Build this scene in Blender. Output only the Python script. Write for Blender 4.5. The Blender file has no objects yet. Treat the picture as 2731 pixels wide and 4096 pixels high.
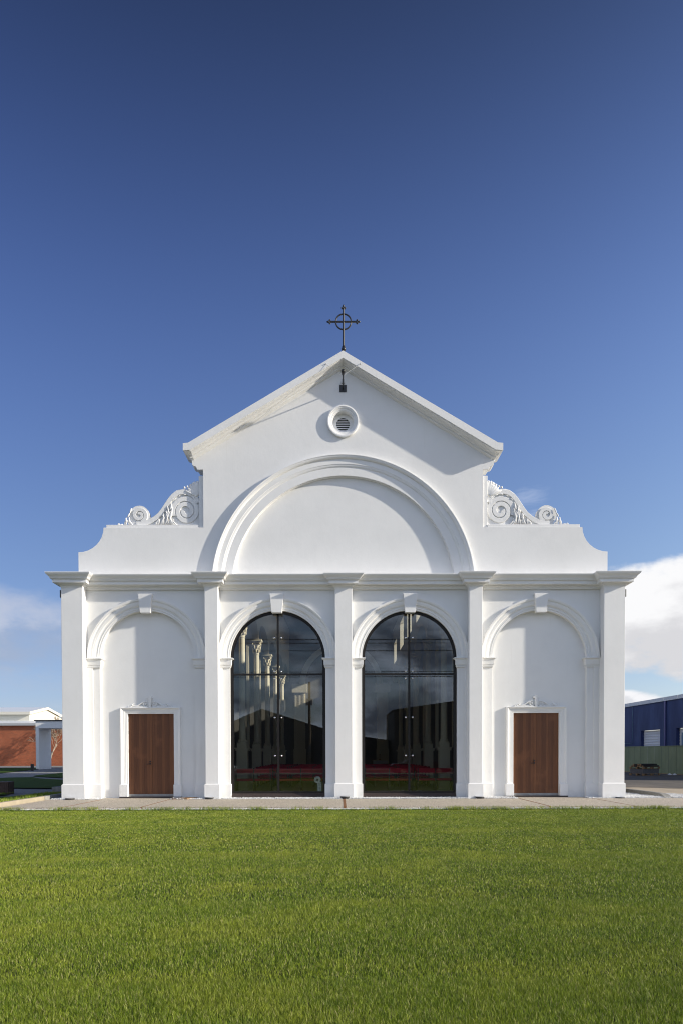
import bpy, math, random
import numpy as np
from mathutils import Vector, Matrix
from mathutils.geometry import tessellate_polygon
PI = math.pi
rnd = random.Random(7)
S = bpy.context.scene
C = S.collection

# ------------------------------------------------------------------ camera
cam_d = bpy.data.cameras.new('camera'); cam = bpy.data.objects.new('camera', cam_d); C.objects.link(cam)
cam_d.sensor_fit = 'HORIZONTAL'; cam_d.sensor_width = 36; cam_d.lens = 36
cam_d.shift_y = (3065.84 - 2048) / 2731; cam_d.clip_start = .05; cam_d.clip_end = 2000
def cam_axes(yaw, pitch, roll):
    cy, sy, cp, sp, cr, sr = (math.cos(yaw), math.sin(yaw), math.cos(pitch), math.sin(pitch), math.cos(roll), math.sin(roll))
    f = Vector((sy*cp, cy*cp, sp)); r = Vector((cy, -sy, 0)); u = r.cross(f)
    return cr*r + sr*u, cr*u - sr*r, f
r_, u_, f_ = cam_axes(.0035, -.0190, -.0025)
m = Matrix((r_, u_, -f_)).transposed().to_4x4(); m.translation = Vector((-.176, -24.8, 1.65))
cam.matrix_world = m
S.camera = cam

# ------------------------------------------------------------------ sun, sky, exposure
SUN = Vector((4.2, -1.0, 1.743)).normalized()
EL = math.asin(SUN.z); AZ = math.atan2(SUN.x, SUN.y)
sd = bpy.data.lights.new('sun', 'SUN'); sd.energy = 4.4; sd.angle = math.radians(.8); sd.color = (1, .92, .79)
so = bpy.data.objects.new('sun', sd); C.objects.link(so)
so.rotation_euler = SUN.to_track_quat('Z', 'Y').to_euler(); so.location = (30, -10, 30)
S.view_settings.view_transform = 'Standard'; S.view_settings.look = 'None'
S.cycles.use_denoising = True; S.cycles.filter_width = 1.1
S.view_settings.exposure = .43; S.view_settings.gamma = 1

W = bpy.data.worlds.new('World'); S.world = W; W.use_nodes = True
class NT:
    """tiny node helper"""
    def __init__(s, tree): s.t = tree; s.t.nodes.clear()
    def n(s, typ, ins=None, **kw):
        nd = s.t.nodes.new(typ)
        for k, v in kw.items(): setattr(nd, k, v)
        for k, v in (ins or {}).items(): s.put(nd.inputs[k], v)
        return nd
    def put(s, sock, v):
        if isinstance(v, bpy.types.NodeSocket): s.t.links.new(v, sock)
        elif isinstance(v, bpy.types.Node): s.t.links.new(v.outputs[0], sock)
        else:
            if hasattr(sock.default_value, '__len__') and isinstance(v, tuple) and len(v) == 3 and len(sock.default_value) == 4: v = v + (1,)
            sock.default_value = v
    def m(s, op, a, b=0., c=0., clamp=False):
        nd = s.n('ShaderNodeMath', operation=op, use_clamp=clamp)
        s.put(nd.inputs[0], a); s.put(nd.inputs[1], b); s.put(nd.inputs[2], c); return nd.outputs[0]
    def mr(s, v, a, b, c=0., d=1., typ='SMOOTHSTEP'):
        nd = s.n('ShaderNodeMapRange', interpolation_type=typ)
        for i, x in enumerate((v, a, b, c, d)): s.put(nd.inputs[i], x)
        return nd.outputs[0]
    def mix(s, f, a, b, mode='MIX'):
        nd = s.n('ShaderNodeMix', data_type='RGBA', blend_type=mode)
        s.put(nd.inputs[0], f); s.put(nd.inputs[6], a); s.put(nd.inputs[7], b); return nd.outputs[2]
    def noise(s, vec, scale, detail=4, rough=.55, dist=0., dim='3D'):
        nd = s.n('ShaderNodeTexNoise', noise_dimensions=dim)
        if vec is not None: s.put(nd.inputs['Vector'], vec)
        nd.inputs['Scale'].default_value = scale; nd.inputs['Detail'].default_value = detail
        nd.inputs['Roughness'].default_value = rough; nd.inputs['Distortion'].default_value = dist
        return nd
w = NT(W.node_tree)
sky = w.n('ShaderNodeTexSky', sky_type='NISHITA'); sky.sun_disc = False
sky.sun_elevation = EL; sky.sun_rotation = AZ; sky.altitude = 0; sky.air_density = 1.0; sky.dust_density = .35; sky.ozone_density = 2.0
tc = w.n('ShaderNodeTexCoord'); sep = w.n('ShaderNodeSeparateXYZ', {0: tc.outputs['Generated']})
az = w.m('ARCTAN2', sep.outputs[0], sep.outputs[1]); el = w.m('ARCSINE', sep.outputs[2])
cv = w.n('ShaderNodeCombineXYZ', {0: az, 1: w.m('MULTIPLY', el, 1.9), 2: 0.})
def ell(a0, wa, e0, we):
    x = w.m('DIVIDE', w.m('SUBTRACT', az, a0), wa); y = w.m('DIVIDE', w.m('SUBTRACT', el, e0), we)
    return w.m('SUBTRACT', 1., w.m('ADD', w.m('POWER', w.m('ABSOLUTE', x), 2.6), w.m('POWER', w.m('ABSOLUTE', y), 2.6)))
n1 = w.noise(cv, 9, 6, .55); n2 = w.noise(cv, 24, 5, .55); n3 = w.noise(cv, 5.5, 7, .62, .3)
edge = w.m('ADD', w.m('MULTIPLY', w.m('SUBTRACT', n1.outputs[0], .5), 1.5), w.m('MULTIPLY', w.m('SUBTRACT', n2.outputs[0], .5), .5))
cum = w.mr(w.m('ADD', ell(.62, .30, .176, .088), edge), .02, .42)
low = w.mr(w.m('ADD', ell(.385, .075, .062, .024), w.m('MULTIPLY', edge, .9)), .1, .6)
wis = w.mr(w.m('ADD', ell(-.50, .22, .158, .060), w.m('MULTIPLY', edge, 1.6)), -.1, 1.3, 0, .62)
wis2 = w.mr(w.m('ADD', ell(-.46, .14, .098, .022), w.m('MULTIPLY', edge, 2.)), .1, 1.5, 0, .5)
st = w.n('ShaderNodeVectorMath', {0: cv, 1: (.9, 2.6, 1)}, operation='MULTIPLY')
n4 = w.noise(st, 7, 6, .6, .6)
wis3 = w.mr(w.m('ADD', ell(.265, .045, .335, .030), w.m('MULTIPLY', w.m('SUBTRACT', n4.outputs[0], .5), 5.)), .5, 2.3, 0, .42)
thin = w.m('MULTIPLY', w.mr(n4.outputs[0], .50, .75), w.mr(el, .30, .03, 0, .20))
back = w.m('MULTIPLY', w.mr(w.m('ABSOLUTE', az), 1.3, 2.2), w.mr(n3.outputs[0], .40, .56, 0, .95))
back = w.m('MULTIPLY', back, w.mr(el, 1.35, .6))
hz = w.mr(el, .0, .12, 1., 0.)
# polarised clear winter sky: deeper towards the zenith and away from the sun
zc = w.m('MINIMUM', w.m('MAXIMUM', sep.outputs[2], 0.), .78)
dt = w.n('ShaderNodeVectorMath', {0: tc.outputs['Generated'], 1: tuple(SUN)}, operation='DOT_PRODUCT').outputs['Value']
ssp = w.n('ShaderNodeSeparateColor', {0: sky.outputs[0]}); ch = []
for k, (a0, b0, c0, e0, q0) in enumerate(((-.135, .563, .789, -4.693, .657), (-.125, -.009, 2.888, -6.387, .568), (.20, -2.097, 9.45, -11.295, .362))):
    e = w.m('ADD', w.m('ADD', a0, w.m('MULTIPLY', zc, b0)), w.m('ADD', w.m('MULTIPLY', w.m('MULTIPLY', zc, zc), w.m('ADD', c0, w.m('MULTIPLY', zc, e0))), w.m('MULTIPLY', dt, q0)))
    ch.append(w.m('MULTIPLY', ssp.outputs[k], w.m('EXPONENT', e)))
base = w.n('ShaderNodeCombineColor', {0: ch[0], 1: ch[1], 2: ch[2]}).outputs[0]
K = 1 / .1
def cc(a, b, t): return w.mix(t, tuple(K*x for x in a), tuple(K*x for x in b))
shade = w.mr(w.m('ADD', n1.outputs[0], w.m('MULTIPLY', w.m('SUBTRACT', el, .17), 3.0)), .36, .62)
col = base
col = w.mix(thin, col, (K*.45, K*.50, K*.60))
col = w.mix(wis, col, cc((.30, .335, .42), (.48, .49, .54), w.mr(w.m('ADD', n1.outputs[0], w.m('MULTIPLY', w.m('SUBTRACT', el, .165), 6.)), .40, .62)))
col = w.mix(wis2, col, (K*.36, K*.39, K*.46))
col = w.mix(wis3, col, (K*.55, K*.60, K*.72))
col = w.mix(cum, col, cc((.52, .52, .54), (.72, .72, .73), shade))
col = w.mix(low, col, cc((.56, .57, .60), (.70, .70, .72), w.mr(n2.outputs[0], .4, .6)))
col = w.mix(back, col, cc((.16, .19, .27), (.82, .93, 1.16), w.mr(n1.outputs[0], .38, .60)))
bg = w.n('ShaderNodeBackground', {0: col, 1: .1})
out = w.n('ShaderNodeOutputWorld', {0: bg.outputs[0]})

# ------------------------------------------------------------------ materials
def mat(name, build):
    M = bpy.data.materials.new(name); M.use_nodes = True; t = NT(M.node_tree)
    o = t.n('ShaderNodeOutputMaterial'); s = build(t); t.t.links.new(s.outputs[0] if hasattr(s, 'outputs') else s, o.inputs[0]); return M
def P(t, **k):
    nd = t.n('ShaderNodeBsdfPrincipled'); nm = dict(col='Base Color', rough='Roughness', metal='Metallic', spec='Specular IOR Level', normal='Normal')
    for a, v in k.items(): t.put(nd.inputs[nm[a]], v)
    return nd
def bump(t, h, s=.5, d=.01, normal=None):
    b = t.n('ShaderNodeBump', {'Strength': s, 'Distance': d, 'Height': h})
    if normal is not None: t.put(b.inputs['Normal'], normal)
    return b.outputs[0]
def pos(t): return t.n('ShaderNodeNewGeometry').outputs['Position']
def m_render(name, c, amt=1.0, rough=.62):
    def f(t):
        p = pos(t); st = t.n('ShaderNodeVectorMath', {0: p, 1: (1, 1, .75)}, operation='MULTIPLY').outputs[0]
        a = t.noise(st, 5.5, 5, .62); b = t.noise(p, 34, 5, .7); d = t.noise(p, .7, 4, .6)
        v = t.n('ShaderNodeTexVoronoi', {'Vector': st, 'Scale': 9.}, feature='SMOOTH_F1')
        h = t.m('ADD', t.m('ADD', t.m('MULTIPLY', a.outputs[0], .8), t.m('MULTIPLY', b.outputs[0], .35)), t.m('MULTIPLY', v.outputs[0], .12))
        col = t.mix(t.mr(d.outputs[0], .35, .7), c, tuple(x*.955 for x in c))
        zz = t.n('ShaderNodeSeparateXYZ', {0: p}).outputs[2]
        dirt = t.m('MULTIPLY', t.mr(zz, .55, 0., 0., 1.), t.mr(t.noise(p, 3.2, 5, .7).outputs[0], .42, .7, 0., .30))
        strk = t.noise(t.n('ShaderNodeVectorMath', {0: p, 1: (5., 5., .25)}, operation='MULTIPLY').outputs[0], 1.4, 4, .6)
        dirt = t.m('ADD', dirt, t.mr(strk.outputs[0], .60, .8, 0., .13))
        col = t.mix(dirt, col, (.50, .47, .41))
        return P(t, col=col, rough=rough, spec=.3, normal=bump(t, h, .34*amt, .012))
    return mat(name, f)
M_white = m_render('white_render', (.80, .798, .785))
M_trim = m_render('white_trim', (.815, .812, .795), .35, .5)
M_inner = m_render('cream_plaster', (.76, .67, .50), .3)
def simple(name, c, rough=.5, metal=0., spec=.5, var=.0, sc=6., bm=0.):
    def f(t):
        n = t.noise(pos(t), sc, 5, .6)
        col = t.mix(t.mr(n.outputs[0], .3, .7), c, tuple(max(0, x*(1-var)) for x in c)) if var else c
        k = dict(col=col, rough=rough, metal=metal, spec=spec)
        if bm: k['normal'] = bump(t, n.outputs[0], bm, .01)
        return P(t, **k)
    return mat(name, f)
M_black = simple('black_iron', (.022, .022, .024), .38, 0, .5, .2)
M_frame = simple('bronze_frame', (.011, .009, .008), .5, 0, .35, .2)
M_sill = simple('dark_sill', (.055, .040, .036), .45, 0, .5, .4, 18)
M_chrome = simple('chrome', (.75, .75, .76), .12, 1.)
M_dark = simple('dark_void', (.02, .02, .022), .8)
M_grey = simple('grey_metal', (.42, .43, .44), .5, 0, .5, .08)
M_roof = simple('pale_roof_metal', (.66, .69, .72), .4, 0, .5, .06)
M_capblk = simple('charcoal_cap', (.02, .02, .024), .5)
M_concrete = simple('concrete', (.31, .30, .27), .85, 0, .3, .28, 7, .4)
M_creamc = simple('cream_concrete', (.40, .345, .25), .85, 0, .3, .15, 4, .25)
M_cream = simple('cream_board', (.74, .71, .60), .6, 0, .4, .05)
M_fasc = simple('grey_fascia', (.42, .43, .43), .5, 0, .4, .05)
M_red = simple('red_upholstery', (.58, .014, .036), .55, 0, .4, .2)
M_steel = simple('rusty_joint', (.27, .125, .05), .8, 0, .3, .5, 20)
M_gold = simple('brass', (.7, .45, .12), .25, 1.)
M_bark = simple('pale_bark', (.33, .27, .21), .85, 0, .3, .4, 12, .4)
M_twig = simple('twig_bark', (.46, .37, .28), .85, 0, .3, .3, 12)
M_bench = simple('dark_timber', (.11, .065, .048), .6, 0, .4, .4, 14)
M_pine = simple('raw_pine', (.40, .25, .13), .7, 0, .3, .35, 14)
M_paper = simple('paper', (.75, .76, .76), .7, 0, .3, .08, 30)
M_redp = simple('red_paint', (.5, .03, .02), .45)
M_slab = simple('stacked_slabs', (.20, .20, .21), .85, 0, .3, .4, 30, .5)
M_floor = simple('grey_stone_floor', (.36, .35, .33), .35, 0, .5, .2)
M_tyre = simple('tyre_rubber', (.02, .02, .02), .8)
M_carg = simple('car_glass', (.02, .025, .03), .08)
M_car = simple('silver_paint', (.28, .29, .31), .25, .5)
M_carred = simple('maroon_paint', (.12, .02, .03), .25, .2)
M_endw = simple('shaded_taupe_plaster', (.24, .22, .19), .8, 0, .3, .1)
M_dshed = simple('grey_cladding', (.10, .10, .10), .7, 0, .3, .1)
M_bshed = simple('beige_cladding', (.15, .13, .105), .7, 0, .3, .1)
M_poleb = simple('weathered_pole', (.26, .20, .14), .85, 0, .3, .4, 8, .4)
def wood(t):
    p = pos(t)
    g = t.noise(t.n('ShaderNodeVectorMath', {0: p, 1: (14., 14., .7)}, operation='MULTIPLY').outputs[0], 3.0, 6, .65, .4)
    ri = t.n('ShaderNodeNewGeometry').outputs['Random Per Island']
    big = t.noise(p, 1.6, 3, .5)
    col = t.mix(g.outputs[0], (.078, .028, .012), (.285, .115, .045))
    col = t.mix(t.mr(ri, 0.1, 1, 0., .66, 'LINEAR'), col, (.085, .031, .014))
    col = t.mix(t.mr(big.outputs[0], .55, .72, 0, .45), col, (.25, .10, .042))
    return P(t, col=col, rough=.45, spec=.4, normal=bump(t, g.outputs[0], .25, .004))
M_door = mat('stained_timber', wood)
def glass(t):
    fr = t.n('ShaderNodeFresnel', {0: 1.52})
    f = t.m('MULTIPLY', fr.outputs[0], 1.3, clamp=True)
    g = t.n('ShaderNodeBsdfGlossy', {'Color': (.95, .98, 1.), 'Roughness': .0})
    n = t.noise(pos(t), .55, 2, .5)
    t.put(g.inputs['Normal'], bump(t, n.outputs[0], .015, .02))
    tr = t.n('ShaderNodeBsdfTransparent', {0: (.84, .87, .87)})
    return t.n('ShaderNodeMixShader', {0: f, 1: tr.outputs[0], 2: g.outputs[0]})
M_glass = mat('tinted_glass', glass)
def aggregate(t):
    p = pos(t)
    v = t.n('ShaderNodeTexVoronoi', {'Vector': p, 'Scale': 62.}); v2 = t.noise(p, 1.3, 5, .6)
    s = t.n('ShaderNodeSeparateColor', {0: v.outputs['Color']})
    c = t.mix(s.outputs[0], (.30, .255, .195), (.68, .60, .49))
    c = t.mix(t.mr(s.outputs[1], .86, .9), c, (.13, .11, .09))
    c = t.mix(t.mr(v2.outputs[0], .4, .7, 0, .3), c, (.40, .36, .29))
    return P(t, col=c, rough=.8, spec=.3, normal=bump(t, v.outputs['Distance'], .5, .006))
M_agg = mat('exposed_aggregate', aggregate)
def shade_path(t):
    p = pos(t); v = t.n('ShaderNodeTexVoronoi', {'Vector': p, 'Scale': 30.}); s = t.n('ShaderNodeSeparateColor', {0: v.outputs['Color']})
    return P(t, col=t.mix(s.outputs[0], (.15, .15, .15), (.33, .33, .32)), rough=.85, spec=.3, normal=bump(t, v.outputs['Distance'], .5, .01))
M_path2 = mat('pale_pebble_paving', shade_path)
def stone(t):
    ri = t.n('ShaderNodeNewGeometry').outputs['Random Per Island']
    return P(t, col=t.mix(ri, (.52, .52, .51), (.82, .82, .81)), rough=.7, spec=.3)
M_stone = mat('white_pebbles', stone)
def bed(t):
    p = pos(t); v = t.n('ShaderNodeTexVoronoi', {'Vector': p, 'Scale': 34.}); s = t.n('ShaderNodeSeparateColor', {0: v.outputs['Color']})
    return P(t, col=t.mix(s.outputs[0], (.38, .38, .37), (.66, .66, .65)), rough=.8, spec=.3, normal=bump(t, v.outputs['Distance'], .9, .02))
M_bed = mat('pebble_bed', bed)
def turf(t):
    p = pos(t); a = t.noise(p, 45, 5, .7); b = t.noise(p, 1.1, 4, .6)
    c = t.mix(a.outputs[0], (.012, .022, .006), (.05, .075, .018)); c = t.mix(t.mr(b.outputs[0], .4, .65, 0, .5), c, (.075, .085, .028))
    return P(t, col=c, rough=.9, spec=.2, normal=bump(t, a.outputs[0], 1., .03))
M_turf = mat('turf', turf)
def turf2(t):
    p = pos(t); a = t.noise(p, 30, 5, .7); b = t.noise(p, 1.1, 4, .6)
    c = t.mix(a.outputs[0], (.022, .050, .008), (.085, .150, .025)); c = t.mix(t.mr(b.outputs[0], .4, .65, 0, .5), c, (.04, .08, .012))
    return P(t, col=c, rough=.9, spec=.1, normal=bump(t, a.outputs[0], 1., .03))
M_turf2 = mat('garden_turf', turf2)
def blade(t):
    at = t.n('ShaderNodeAttribute', attribute_name='tint'); p = pos(t)
    sp = t.n('ShaderNodeVectorMath', {0: p, 1: (.75, 1., 1.)}, operation='MULTIPLY').outputs[0]
    b = t.noise(sp, .9, 5, .62); b2 = t.noise(p, 6.5, 5, .7)
    ft = at.outputs['Fac']; f2 = t.m('POWER', ft, 1.5)
    c = t.mix(t.mr(f2, .0, .90, 0, 1, 'LINEAR'), (.070, .130, .008), (.400, .490, .045))
    c = t.mix(t.mr(ft, .86, .93), c, (.52, .47, .22))
    c = t.mix(t.mr(b.outputs[0], .44, .62, 0, .36), c, (.42, .44, .055))
    c = t.mix(t.mr(b2.outputs[0], .46, .68, 0, .32), c, (.060, .115, .010))
    bn = t.noise(t.n('ShaderNodeVectorMath', {0: p, 1: (.05, 1.3, 1.)}, operation='MULTIPLY').outputs[0], 1.0, 4, .6)
    c = t.mix(t.mr(bn.outputs[0], .42, .60, 0, .22), c, t.mix(.55, c, (.050, .115, .008)))
    d = P(t, col=c, rough=.5, spec=.25)
    tl = t.n('ShaderNodeBsdfTranslucent', {0: t.mix(.5, c, (.25, .34, .02))})
    return t.n('ShaderNodeMixShader', {0: .15, 1: d.outputs[0], 2: tl.outputs[0]})
M_blade = mat('grass_blades', blade)
def asphalt(t):
    p = pos(t); a = t.noise(p, 60, 4, .7); b = t.noise(t.n('ShaderNodeVectorMath', {0: p, 1: (1., .25, 1.)}, operation='MULTIPLY').outputs[0], .35, 5, .6)
    c = t.mix(a.outputs[0], (.085, .078, .070), (.165, .155, .140)); c = t.mix(t.mr(b.outputs[0], .45, .65, 0, .6), c, (.23, .20, .165))
    return P(t, col=c, rough=.9, spec=.2, normal=bump(t, a.outputs[0], .5, .01))
M_asph = mat('worn_asphalt', asphalt)
def dirt(t):
    p = pos(t); a = t.noise(p, 26, 5, .7); b = t.noise(p, .8, 5, .6)
    c = t.mix(a.outputs[0], (.36, .30, .225), (.58, .50, .39)); c = t.mix(t.mr(b.outputs[0], .52, .72, 0, .6), c, (.27, .225, .17))
    return P(t, col=c, rough=.95, spec=.15, normal=bump(t, a.outputs[0], .7, .02))
M_dirt = mat('sandy_dirt', dirt)
def brick(t):
    p = pos(t); s = t.n('ShaderNodeSeparateXYZ', {0: p}); v = t.n('ShaderNodeCombineXYZ', {0: s.outputs[0], 1: s.outputs[2], 2: 0.})
    b = t.n('ShaderNodeTexBrick', {'Vector': v.outputs[0], 'Color1': (.43, .095, .034), 'Color2': (.24, .052, .020), 'Mortar': (.46, .27, .17), 'Scale': 1.0, 'Mortar Size': .012, 'Brick Width': .29, 'Row Height': .105, 'Bias': -.1})
    n = t.noise(p, .6, 4, .6)
    return P(t, col=t.mix(t.mr(n.outputs[0], .4, .7, 0, .35), b.outputs[0], (.20, .06, .03)), rough=.85, spec=.2)
M_brick = mat('red_brick', brick)
def blue(t):
    p = pos(t); b = t.noise(t.n('ShaderNodeVectorMath', {0: p, 1: (1., 1., .3)}, operation='MULTIPLY').outputs[0], .5, 5, .65)
    return P(t, col=t.mix(t.mr(b.outputs[0], .35, .7), (.016, .030, .115), (.042, .072, .20)), rough=.55, spec=.3)
M_blue = mat('blue_painted_wall', blue)
def green(t):
    p = pos(t); b = t.noise(t.n('ShaderNodeVectorMath', {0: p, 1: (1., 1., .4)}, operation='MULTIPLY').outputs[0], .8, 5, .65); c = t.noise(p, .45, 3, .5)
    k = t.mix(t.mr(b.outputs[0], .35, .7), (.20, .25, .15), (.26, .31, .19)); k = t.mix(t.mr(c.outputs[0], .58, .75, 0, .5), k, (.25, .34, .20))
    return P(t, col=k, rough=.6, spec=.3)
M_green = mat('green_fence_steel', green)
M_contb = simple('faded_blue_steel', (.20, .33, .48), .6, 0, .3, .3, 2)

# ------------------------------------------------------------------ mesh builder
class MB:
    def __init__(s): s.v = []; s.f = []
    def add(s, vs, fs):
        b = len(s.v); s.v += [tuple(x) for x in vs]; s.f += [tuple(b+i for i in f) for f in fs]; return s
    def box(s, x0, x1, y0, y1, z0, z1):
        vs = [(x, y, z) for x in (x0, x1) for y in (y0, y1) for z in (z0, z1)]
        return s.add(vs, [(0, 1, 3, 2), (4, 6, 7, 5), (0, 4, 5, 1), (2, 3, 7, 6), (0, 2, 6, 4), (1, 5, 7, 3)])
    def rbox(s, c, d, rz=0):
        a = MB().box(-d[0]/2, d[0]/2, -d[1]/2, d[1]/2, 0, d[2]); R = Matrix.Rotation(rz, 3, 'Z')
        return s.add([R @ Vector(v) + Vector(c) for v in a.v], a.f)
    def tube(s, pts, r, n=8, closed=False):
        pts = [Vector(p) for p in pts]; N = len(pts); rs = r if isinstance(r, (list, tuple)) else [r]*N
        vs = []; prev = None
        for i, p in enumerate(pts):
            a = pts[i-1] if (i > 0 or closed) else p; b = pts[(i+1) % N] if (i < N-1 or closed) else p
            d = (b-a).normalized()
            if prev is None: q = d.orthogonal().normalized()
            else: q = (prev - prev.dot(d)*d).normalized()
            prev = q; e = d.cross(q)
            vs += [p + rs[i]*(math.cos(2*PI*k/n)*q + math.sin(2*PI*k/n)*e) for k in range(n)]
        fs = []
        for i in range(N if closed else N-1):
            j = (i+1) % N
            for k in range(n): l = (k+1) % n; fs.append((i*n+k, i*n+l, j*n+l, j*n+k))
        if not closed: fs += [tuple(range(n))[::-1], tuple((N-1)*n+k for k in range(n))]
        return s.add(vs, fs)
    def lathe(s, c, prof, n=24, axis='Z', cap=True):
        vs = []
        for r, h in prof:
            for k in range(n):
                a = 2*PI*k/n; x, y = r*math.cos(a), r*math.sin(a)
                vs.append((c[0]+x, c[1]+y, c[2]+h) if axis == 'Z' else (c[0]+x, c[1]+h, c[2]+y))
        fs = []
        for i in range(len(prof)-1):
            for k in range(n): l = (k+1) % n; fs.append((i*n+k, i*n+l, (i+1)*n+l, (i+1)*n+k))
        if cap: fs += [tuple(range(n))[::-1], tuple((len(prof)-1)*n+k for k in range(n))]
        return s.add(vs, fs)
    def ball(s, c, r, n=12, m=7, sq=(1, 1, 1), R=None):
        vs = []
        for i in range(m+1):
            t = PI*i/m
            for k in range(n):
                a = 2*PI*k/n; v = Vector((r*sq[0]*math.sin(t)*math.cos(a), r*sq[1]*math.sin(t)*math.sin(a), r*sq[2]*math.cos(t)))
                if R is not None: v = R @ v
                vs.append(v + Vector(c))
        return s.add(vs, [(i*n+k, (i+1)*n+k, (i+1)*n+(k+1) % n, i*n+(k+1) % n) for i in range(m) for k in range(n)])
    def plate(s, loops, y0, y1, mp=None):
        """loops in (u, v): outer then holes, extruded from y0 to y1"""
        mp = mp or (lambda u, v, y: (u, y, v))
        pts = [p for L in loops for p in L]; n = len(pts)
        tri = tessellate_polygon([[Vector((p[0], p[1], 0)) for p in L] for L in loops])
        vs = [mp(p[0], p[1], y0) for p in pts] + [mp(p[0], p[1], y1) for p in pts]
        fs = [tuple(t) for t in tri] + [tuple(i+n for i in t[::-1]) for t in tri]; b = 0
        for L in loops:
            k = len(L)
            for i in range(k): j = (i+1) % k; fs.append((b+i, b+j, b+j+n, b+i+n))
            b += k
        return s.add(vs, fs)
    def sweep(s, rows, closed_rows=False):
        """rows: list of equally long vertex lists joined one to the next"""
        n = len(rows[0]); fs = []
        for i in range(len(rows)-1 + (1 if closed_rows else 0)):
            j = (i+1) % len(rows)
            for k in range(n-1): fs.append((i*n+k, i*n+k+1, j*n+k+1, j*n+k))
        return s.add([p for r in rows for p in r], fs)
    def build(s, name, mt, parent=None, smooth=False, fix=True, bevel=0, loc=None):
        me = bpy.data.meshes.new(name); me.from_pydata(s.v, [], s.f); me.update()
        if fix:
            import bmesh
            bm = bmesh.new(); bm.from_mesh(me); bmesh.ops.recalc_face_normals(bm, faces=bm.faces); bm.to_mesh(me); bm.free()
        me.materials.append(mt)
        if smooth:
            me.polygons.foreach_set('use_smooth', [True]*len(me.polygons))
            me.update()
        o = bpy.data.objects.new(name, me); C.objects.link(o)
        if smooth == 'auto':
            try: me.set_sharp_from_angle(angle=math.radians(40))
            except Exception: pass
        if parent: o.parent = parent
        if loc: o.location = loc
        if bevel:
            b = o.modifiers.new('bevel', 'BEVEL'); b.width = bevel; b.segments = 2; b.limit_method = 'ANGLE'; b.angle_limit = math.radians(50)
        return o
def thing(name, label, cat, loc=(0, 0, 0), rz=0, group=None):
    o = bpy.data.objects.new(name, None); C.objects.link(o); o.location = loc; o.rotation_euler = (0, 0, rz); o.empty_display_size = .2
    return tag(o, label, cat, group)
def tag(o, label=None, cat=None, group=None, kind=None):
    if label: o['label'] = label
    if cat: o['category'] = cat
    if group: o['group'] = group
    if kind: o['kind'] = kind
    return o
def dup(root, loc, rz=None, label=None):
    r = root.copy(); C.objects.link(r); r.location = loc
    if rz is not None: r.rotation_euler = (0, 0, rz)
    if label: r['label'] = label
    for ch in list(root.children):
        c = ch.copy(); C.objects.link(c); c.parent = r
        for g in list(ch.children):
            d = g.copy(); C.objects.link(d); d.parent = c
    return r
def arc(cx, cz, r, a0, a1, n): return [(cx + r*math.cos(math.radians(a0+(a1-a0)*i/n)), cz + r*math.sin(math.radians(a0+(a1-a0)*i/n))) for i in range(n+1)]
def mir(L): return [(-x, z) for x, z in L][::-1]
def part(name, label, parent=None): 
    o = bpy.data.objects.new(name, None); C.objects.link(o); o.parent = parent; o.empty_display_size = .1
    if label: o['label'] = label
    return o

# ================================================================== ground setting
def sheet(name, pts, z, mt, kind='structure', label=None):
    me = MB().add([(x, y, z) for x, y in pts], []); tri = tessellate_polygon([[Vector((x, y, 0)) for x, y in pts]])
    me.f = [tuple(t) for t in tri]
    o = me.build(name, mt); o['kind'] = kind
    if label: o['label'] = label
    return o
R_ = 900
sheet('ground', [(-R_, -R_), (R_, -R_), (R_, R_), (-R_, R_)], -.16, M_asph)
PF, PB = -3.78, -.22          # front and back edge of the path
# footpath in front of the church with its slabs before the doors
b = MB(); b.box(-10.64, 34, PF, PB, -.15, 0)
b.box(-8.82, -6.33, PB+.0, 1.4, -.12, -.002); b.box(6.33, 8.82, PB+.0, 1.4, -.12, -.002)
b.build('path', M_agg)['kind'] = 'structure'
jn = []
for x, w0 in ((-8.70, .035), (-6.27, .035), (.0, .085), (6.32, .05), (8.95, .03)):
    j = MB().box(x-w0/2, x+w0/2, PF-.006, PB, -.10, .004).build('expansion_joint', M_steel)
    tag(j, {-8.70: 'thin rusty joint strip across the path below the left jamb of the left timber door', -6.27: 'thin rusty joint strip across the path below the right jamb of the left timber door',
            .0: 'wide orange-brown steel strip across the path in front of the centre pilaster', 6.32: 'rusty joint strip across the path below the left jamb of the right timber door', 8.95: 'faint thin joint strip across the path right of the right timber door'}[x],
        'joint strip', 'joint strips across the footpath')
# church yard soil/pebble bed sheets
sheet('pebble_bed', [(-10.6, PF), (-10.6, PF-.22), (40, PF-.30), (40, PF)], -.075, M_bed, 'structure')
sheet('wall_pebble_bed', [(-10.75, PB), (13.4, PB), (13.4, 2.9), (11.8, 3.4), (-10.75, 3.4)], -.008, M_bed, 'structure')
sheet('gravel_verge', [(13.0, PB), (40, PB), (40, 1.6), (13.0, 2.7)], -.052, M_bed, 'structure')
LY = -4.02
b = MB(); NX, NY = 60, 50
gx = np.linspace(-26, 26, NX); gy = np.linspace(-25.6, LY, NY)
for j in range(NY):
    for i in range(NX): b.v.append((gx[i], gy[j], -.092 + .002*math.sin(gx[i]*.7+gy[j]*.4)))
for j in range(NY-1):
    for i in range(NX-1): a = j*NX+i; b.f.append((a, a+1, a+NX+1, a+NX))
b.build('lawn', M_turf, smooth=True, fix=False)['kind'] = 'structure'
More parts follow.
